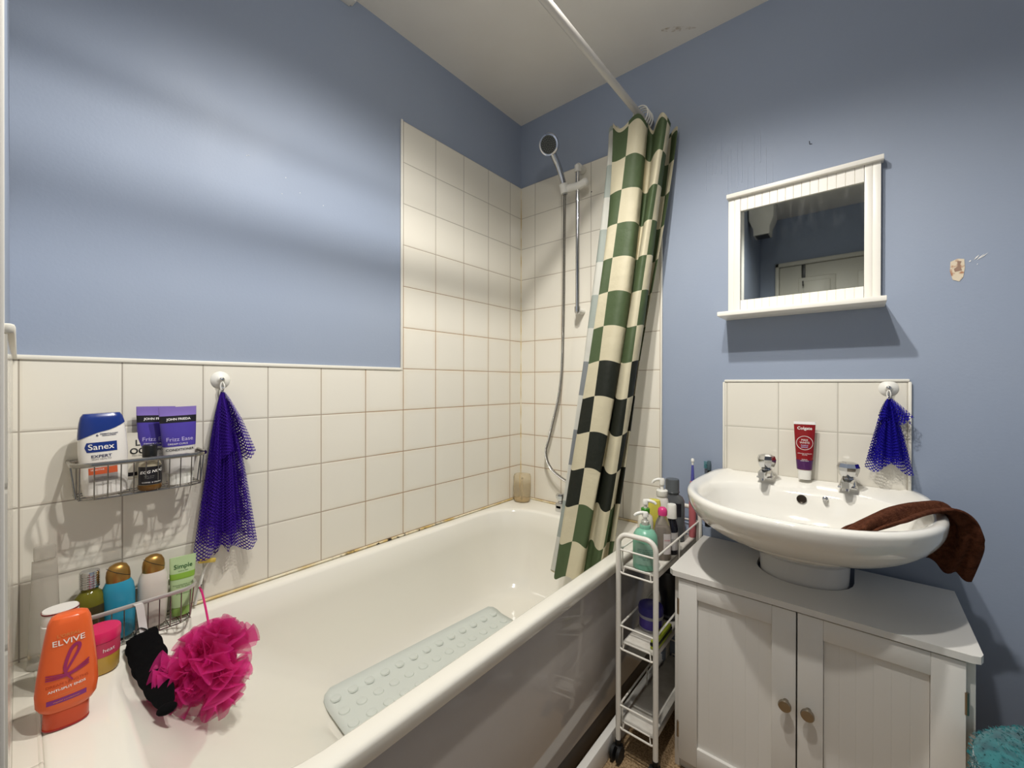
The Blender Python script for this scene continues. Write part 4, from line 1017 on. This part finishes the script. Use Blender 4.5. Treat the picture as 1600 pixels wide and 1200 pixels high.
t = place('hand_wash_bottle', 'mint green hand wash bottle with white pump at the front of the trolley top shelf', 'bottle', (.797, -.408, TZ), math.radians(20))
pk = Pack(ringprof([(0, .031), (.003, .0345), (.080, .0350), (.095, .033), (.108, .026), (.114, .015), (.120, .0135)]))
obj('bottle_body', pk.bm(), M_mint, t); pk.patch('back_label', -.026, .030, .018, .078, M_lab, t, 20, 4)
pk.text('small_print', '\n'.join(['apply to wet hands', 'lather and rinse well', 'aqua sodium laureth', 'sulfate glycerin', 'parfum limonene', '250 ml']), .002, .048, .0056, mat('ink_teal', (74, 120, 110), .5), t)
bm = BM(); lathe(bm, [(.0155, 0), (.0158, .010), (.0150, .012)], 24, z0=.112); obj('neck_ring', bm, M_mint, t); pump(t, .123, M_wplast, M_clear, ang=math.radians(200), s=.85)
t = place('body_wash_bottle', 'plain white oval bottle with green collar and white pump beside the mint bottle', 'bottle', (.766, -.330, TZ), math.radians(24))
pk = Pack([(0, .019, .014, 2.4), (.004, .0225, .017, 2.4), (.105, .0235, .0175, 2.4), (.125, .020, .015, 2.3), (.133, .0115, .0105, 2), (.136, .0105, .0105, 2)])
obj('bottle_body', pk.bm(), mat('bottle_ivory', (214, 210, 194), .3), t); pump(t, .135, M_wplast, mat('collar_green', (58, 130, 34), .35), rc=.0125, ang=math.radians(-10), s=.9)
t = place('yellow_bottle', 'yellow rectangular bottle behind the white and mint pump bottles', 'bottle', (.768, -.262, TZ), math.radians(24))
pk = Pack([(0, .017, .013, 3.5), (.003, .0195, .015, 3.5), (.150, .0195, .015, 3.5), (.160, .017, .013, 3.2), (.162, .012, .009, 3)]); obj('bottle_body', pk.bm(), mat('bottle_yellow', (206, 196, 84), .35), t)
t = place('lotion_bottle', 'tall white bottle with large white pump near the back of the trolley', 'bottle', (.772, -.205, TZ), math.radians(10))
pk = Pack([(0, .020, .017, 2.6), (.004, .0225, .019, 2.6), (.135, .0225, .019, 2.6), (.155, .018, .016, 2.2), (.163, .014, .014, 2)]); obj('bottle_body', pk.bm(), M_pwhite, t); pump(t, .162, M_wplast, rc=.0175, ang=math.radians(200), s=1.3)
M_clr = mat('clear_bottle', (214, 206, 196), .08, trans=.8, ior=1.25)
t = place('micellar_water_bottle', 'clear bottle with pink dome cap standing behind the mint bottle', 'bottle', (.815, -.318, TZ), math.radians(30))
pk = Pack([(0, .022, .015, 2.5), (.004, .0245, .017, 2.5), (.085, .0250, .0175, 2.5), (.115, .019, .0145, 2.2), (.130, .0115, .0115, 2), (.137, .0115, .0115, 2)])
obj('bottle_body', pk.bm(), M_clr, t); obj('liquid', pk.bm(.001, .100, grow=-.0022), mat('pinkish_liquid', (190, 176, 166), .1, trans=.7, ior=1.33), t)
bm = BM(); lathe(bm, [(.0135, 0), (.0140, .012), (.0125, .019), (.0080, .0235), (.002, .0248)], 28, z0=.1345); obj('pink_cap', bm, mat('cap_pink', (206, 60, 122), .3), t)
pk.patch('paper_label', .000, .022, .02, .082, mat('label_white', (200, 192, 190), .5), t); pk.text('brand_text', 'NIVEA', .011, .062, .0062, mat('ink_rose', (190, 60, 80), .5), t, eps=.001); pk.text('small_print', 'micellar\nwater\n400 ml', .011, .045, .0045, M_inkg, t, eps=.001)
t = place('medicine_bottle', 'dark bottle with tall white cap standing behind the pink-capped clear bottle', 'bottle', (.8215, -.256, TZ), math.radians(30))
pk = Pack(ringprof([(0, .0170), (.003, .0190), (.082, .0190), (.100, .0150), (.108, .0110), (.116, .0110)])); obj('bottle_body', pk.bm(), mat('dark_glass', (22, 22, 30), .15), t)
bm = BM(); lathe(bm, [(.0150, 0), (.0150, .006), (.0140, .040), (.0125, .043)], 28, z0=.112); obj('cap', bm, M_wplast, t)
pk.patch('paper_label', -.013, .0165, .015, .070, mat('label_grey2', (176, 172, 170), .5), t); pk.text('small_print', 'shake well\nbefore use\n200 ml', .002, .045, .0045, M_inkb, t, eps=.001)
t = place('mouthwash_bottle', 'large smoky grey mouthwash bottle at the back of the trolley by the wall', 'bottle', (.782, -.135, TZ), math.radians(15))
pk = Pack([(0, .036, .022, 2.8), (.004, .0395, .025, 2.8), (.110, .0400, .0255, 2.8), (.135, .0390, .025, 2.8), (.148, .033, .022, 2.4), (.156, .0215, .0205, 2), (.166, .0210, .0210, 2)])
obj('bottle_body', pk.bm(), mat('smoky_plastic', (112, 114, 116), .1, trans=.45, ior=1.3), t)
bm = BM(); lathe(bm, [(.0235, 0), (.0240, .003), (.0225, .005), (.0225, .042), (.0205, .046)], 32, z0=.162); obj('measuring_cap', bm, mat('cap_smoke', (96, 100, 102), .2, trans=.3), t)
pk.patch('black_label', -.030, .030, .085, .130, M_blk, t); pk.text('brand_text', 'DEX', -.008, .110, .018, M_inkw, t, bold=.00015, eps=.001)
t = place('electric_toothbrush', 'electric toothbrush with pink handle and blue neck standing at the back of the trolley', 'toothbrush', (.829, -.068, TZ), 0)
bm = BM(); lathe(bm, [(.010, 0), (.0115, .004), (.0120, .09), (.0115, .17), (.0085, .192), (.0045, .198)], 20); obj('handle', bm, mat('brush_pink', (190, 104, 108), .35), t)
bm = BM(); lathe(bm, [(.0062, .195), (.0058, .212), (.0045, .24), (.0035, .252)], 14); obj('neck', bm, mat('brush_blue', (82, 84, 160), .35), t)
bm = BM(); lathe(bm, [(.003, .250), (.0035, .262), (.0055, .264), (.0055, .272), (.003, .275)], 14); obj('brush_head', bm, M_wplast, t)
t = place('toothbrush', 'black toothbrush with teal bristles standing behind the left end of the basin', 'toothbrush', (.868, -.0235, .6008), 0, (math.radians(-3), 0))
bm = BM(); tube(bm, smooth_pts([(0, 0, .001), (0, -.001, .06), (0, 0, .13), (0, .002, .20)], 5), .006, 12, rf=lambda k: .0105 if k < .45 else max(.0052, .0105-(k-.45)*.02)); obj('handle', bm, M_blackp, t)
bm = BM()
for i in range(4):
    for j in range(6): cyl(bm, (-.0055-.0002*i, -.0035+.0022*i, .203+.0042*j), (-.0165, -.0035+.0022*i, .204+.0042*j), .0012, 5)
obj('bristles', bm, mat('bristle_teal', (70, 130, 135), .6), t)
bm = BM(); box(bm, -.0055, .0055, -.004, .007, .195, .230, .003); obj('brush_head', bm, mat('head_grey', (72, 92, 100), .4), t)
# second and third shelves
SZ2 = .3438
M_ind = mat('jar_indigo', (58, 52, 132), .35)
t = place('hair_mask_jar', 'squat purple jar with domed indigo lid on the middle trolley shelf', 'jar', (.779, -.318, SZ2), math.radians(20))
bm = BM(); lathe(bm, [(.030, 0), (.034, .003), (.035, .038)], 36); obj('jar_body', bm, mat('jar_purple_body', (86, 66, 168), .3), t)
bm = BM(); lathe(bm, [(.0365, 0), (.0375, .002), (.0375, .008), (.0360, .010)], 36, z0=.036); lathe(bm, [(.0358, 0), (.0360, .003), (.0352, .006)], 36, z0=.0); obj('silver_ring', bm, mat('ring_pale', (170, 168, 180), .3), t)
bm = BM(); lathe(bm, [(.0372, 0), (.0378, .016), (.0350, .024), (.0250, .029), (.005, .030)], 36, z0=.046); obj('lid', bm, M_ind, t)
t = place('sponge_case', 'lime green and black flat case lying on the middle trolley shelf', 'case', (.830, -.365, SZ2), 0)
M_lime = mat('lime_plastic', (146, 158, 40), .4)
bm = BM(); box(bm, -.0105, .0105, -.062, .062, 0, .010, .003); obj('case_base', bm, M_lime, t)
bm = BM(); box(bm, -.011, .011, -.0625, .0625, .010, .018, .002); obj('case_middle', bm, M_blackp, t)
bm = BM(); box(bm, -.010, .010, -.061, .061, .018, .026, .003); obj('case_lid', bm, M_lime, t)
t = place('hair_dryer', 'black hair dryer standing nose down on the middle trolley shelf', 'hair dryer', (.803, -.225, SZ2), 0)
bm = BM(); lathe(bm, [(.026, 0), (.029, .004), (.030, .018), (.024, .030), (.026, .060), (.032, .085), (.032, .125), (.024, .150), (.008, .158)], 26); obj('barrel', bm, mat('dryer_black', (24, 24, 26), .3), t)
bm = BM(); lathe(bm, [(.0302, .010), (.0306, .014), (.0302, .018)], 26); obj('grey_ring', bm, mat('dryer_grey', (96, 98, 100), .35), t)
bm = BM(); tube(bm, smooth_pts([(0, .02, .10), (0, .05, .09), (0, .085, .05), (0, .10, .015)], 5), .013, 12); obj('handle', bm, bpy.data.materials['dryer_black'], t)
t = place('cleaning_bottle', 'dark bottle at the back of the middle trolley shelf', 'bottle', (.770, -.068, SZ2), 0)
pk = Pack([(0, .022, .018, 2.5), (.10, .024, .02, 2.5), (.13, .014, .014, 2), (.16, .012, .012, 2)]); obj('bottle_body', pk.bm(), mat('dark_bottle', (40, 38, 40), .3), t)
bm = BM(); lathe(bm, [(.013, 0), (.013, .02), (.011, .022)], 20, z0=.158); obj('cap', bm, M_blackp, t)

# ------------------------------------------------------------------ toilet with fluffy teal lid cover at the right edge
t = thing('toilet', 'toilet with a fluffy teal lid cover at the right of the cabinet', 'toilet', (1.700, -.465, 0), -PI/2)
def oval(a, bf, bb, z, yc=0, seg=48): return [Vector((a*math.cos(2*PI*j/seg), yc+(bb if math.sin(2*PI*j/seg) > 0 else bf)*math.sin(2*PI*j/seg), z)) for j in range(seg)]
bm = BM(); rings(bm, [oval(.11, .17, .20, 0.0, .03), oval(.10, .15, .19, .12, .03), oval(.13, .20, .19, .26, .01), oval(.175, .235, .20, .345), oval(.18, .24, .20, .36)]); obj('bowl', bm, M_ceramic, t)
bm = BM(); rings(bm, [oval(.182, .243, .20, .361), oval(.184, .245, .20, .368), oval(.180, .24, .198, .372)]); obj('seat', bm, M_wplast, t)
M_teal = mat('teal_fleece', (34, 116, 120), .95, sheen=.5, noise=(60, (20, 82, 90), .4, .65))
bm = BM(); rings(bm, [oval(.190, .252, .20, .373), oval(.200, .262, .205, .395), oval(.198, .260, .202, .428), oval(.178, .24, .186, .446), oval(.10, .14, .11, .456), oval(.02, .03, .02, .458)]); cv = obj('lid_cover', bm, M_teal, t)
cv['label'] = 'fluffy teal lid cover'
rn = random.Random(2); bm = BM()
for k in range(11000):
    an = rn.uniform(0, 2*PI); rad = math.sqrt(rn.random()); f = rad
    a_ = .198*rad; b_ = (.26 if math.sin(an) < 0 else .203)*rad
    x = a_*math.cos(an); y = b_*math.sin(an); z = (.458-.002*rad/.5) if rad < .5 else (.456-.010*(rad-.5)/.39 if rad < .89 else .446-.022*(rad-.89)/.11)
    if rn.random() < .25: z = rn.uniform(.376, .426); x = .198*math.cos(an); y = (.26 if math.sin(an) < 0 else .203)*math.sin(an)
    d = Vector((math.cos(an)*rad*.8+rn.gauss(0, .35), math.sin(an)*rad*.8+rn.gauss(0, .35), 1.0-rad*.7)).normalized()*rn.uniform(.006, .011)
    s_ = Vector((rn.gauss(0, 1), rn.gauss(0, 1), 0)).normalized()*.0009
    p = Vector((x, y, z-.002)); v = [bm.verts.new(q) for q in (p-s_, p+s_, p+d*.6+s_*.8+Vector((rn.gauss(0, .002), rn.gauss(0, .002), 0)), p+d)]
    bm.faces.new(v)
pl = obj('fleece_pile', bm, M_teal, cv, 0); pl['kind'] = 'stuff'
bm = BM(); box(bm, -.19, .19, .195, .340, .38, .74, .015, 3); obj('cistern', bm, M_ceramic, t)
bm = BM(); box(bm, -.20, .20, .190, .345, .741, .765, .008, 2); obj('cistern_lid', bm, M_ceramic, t)
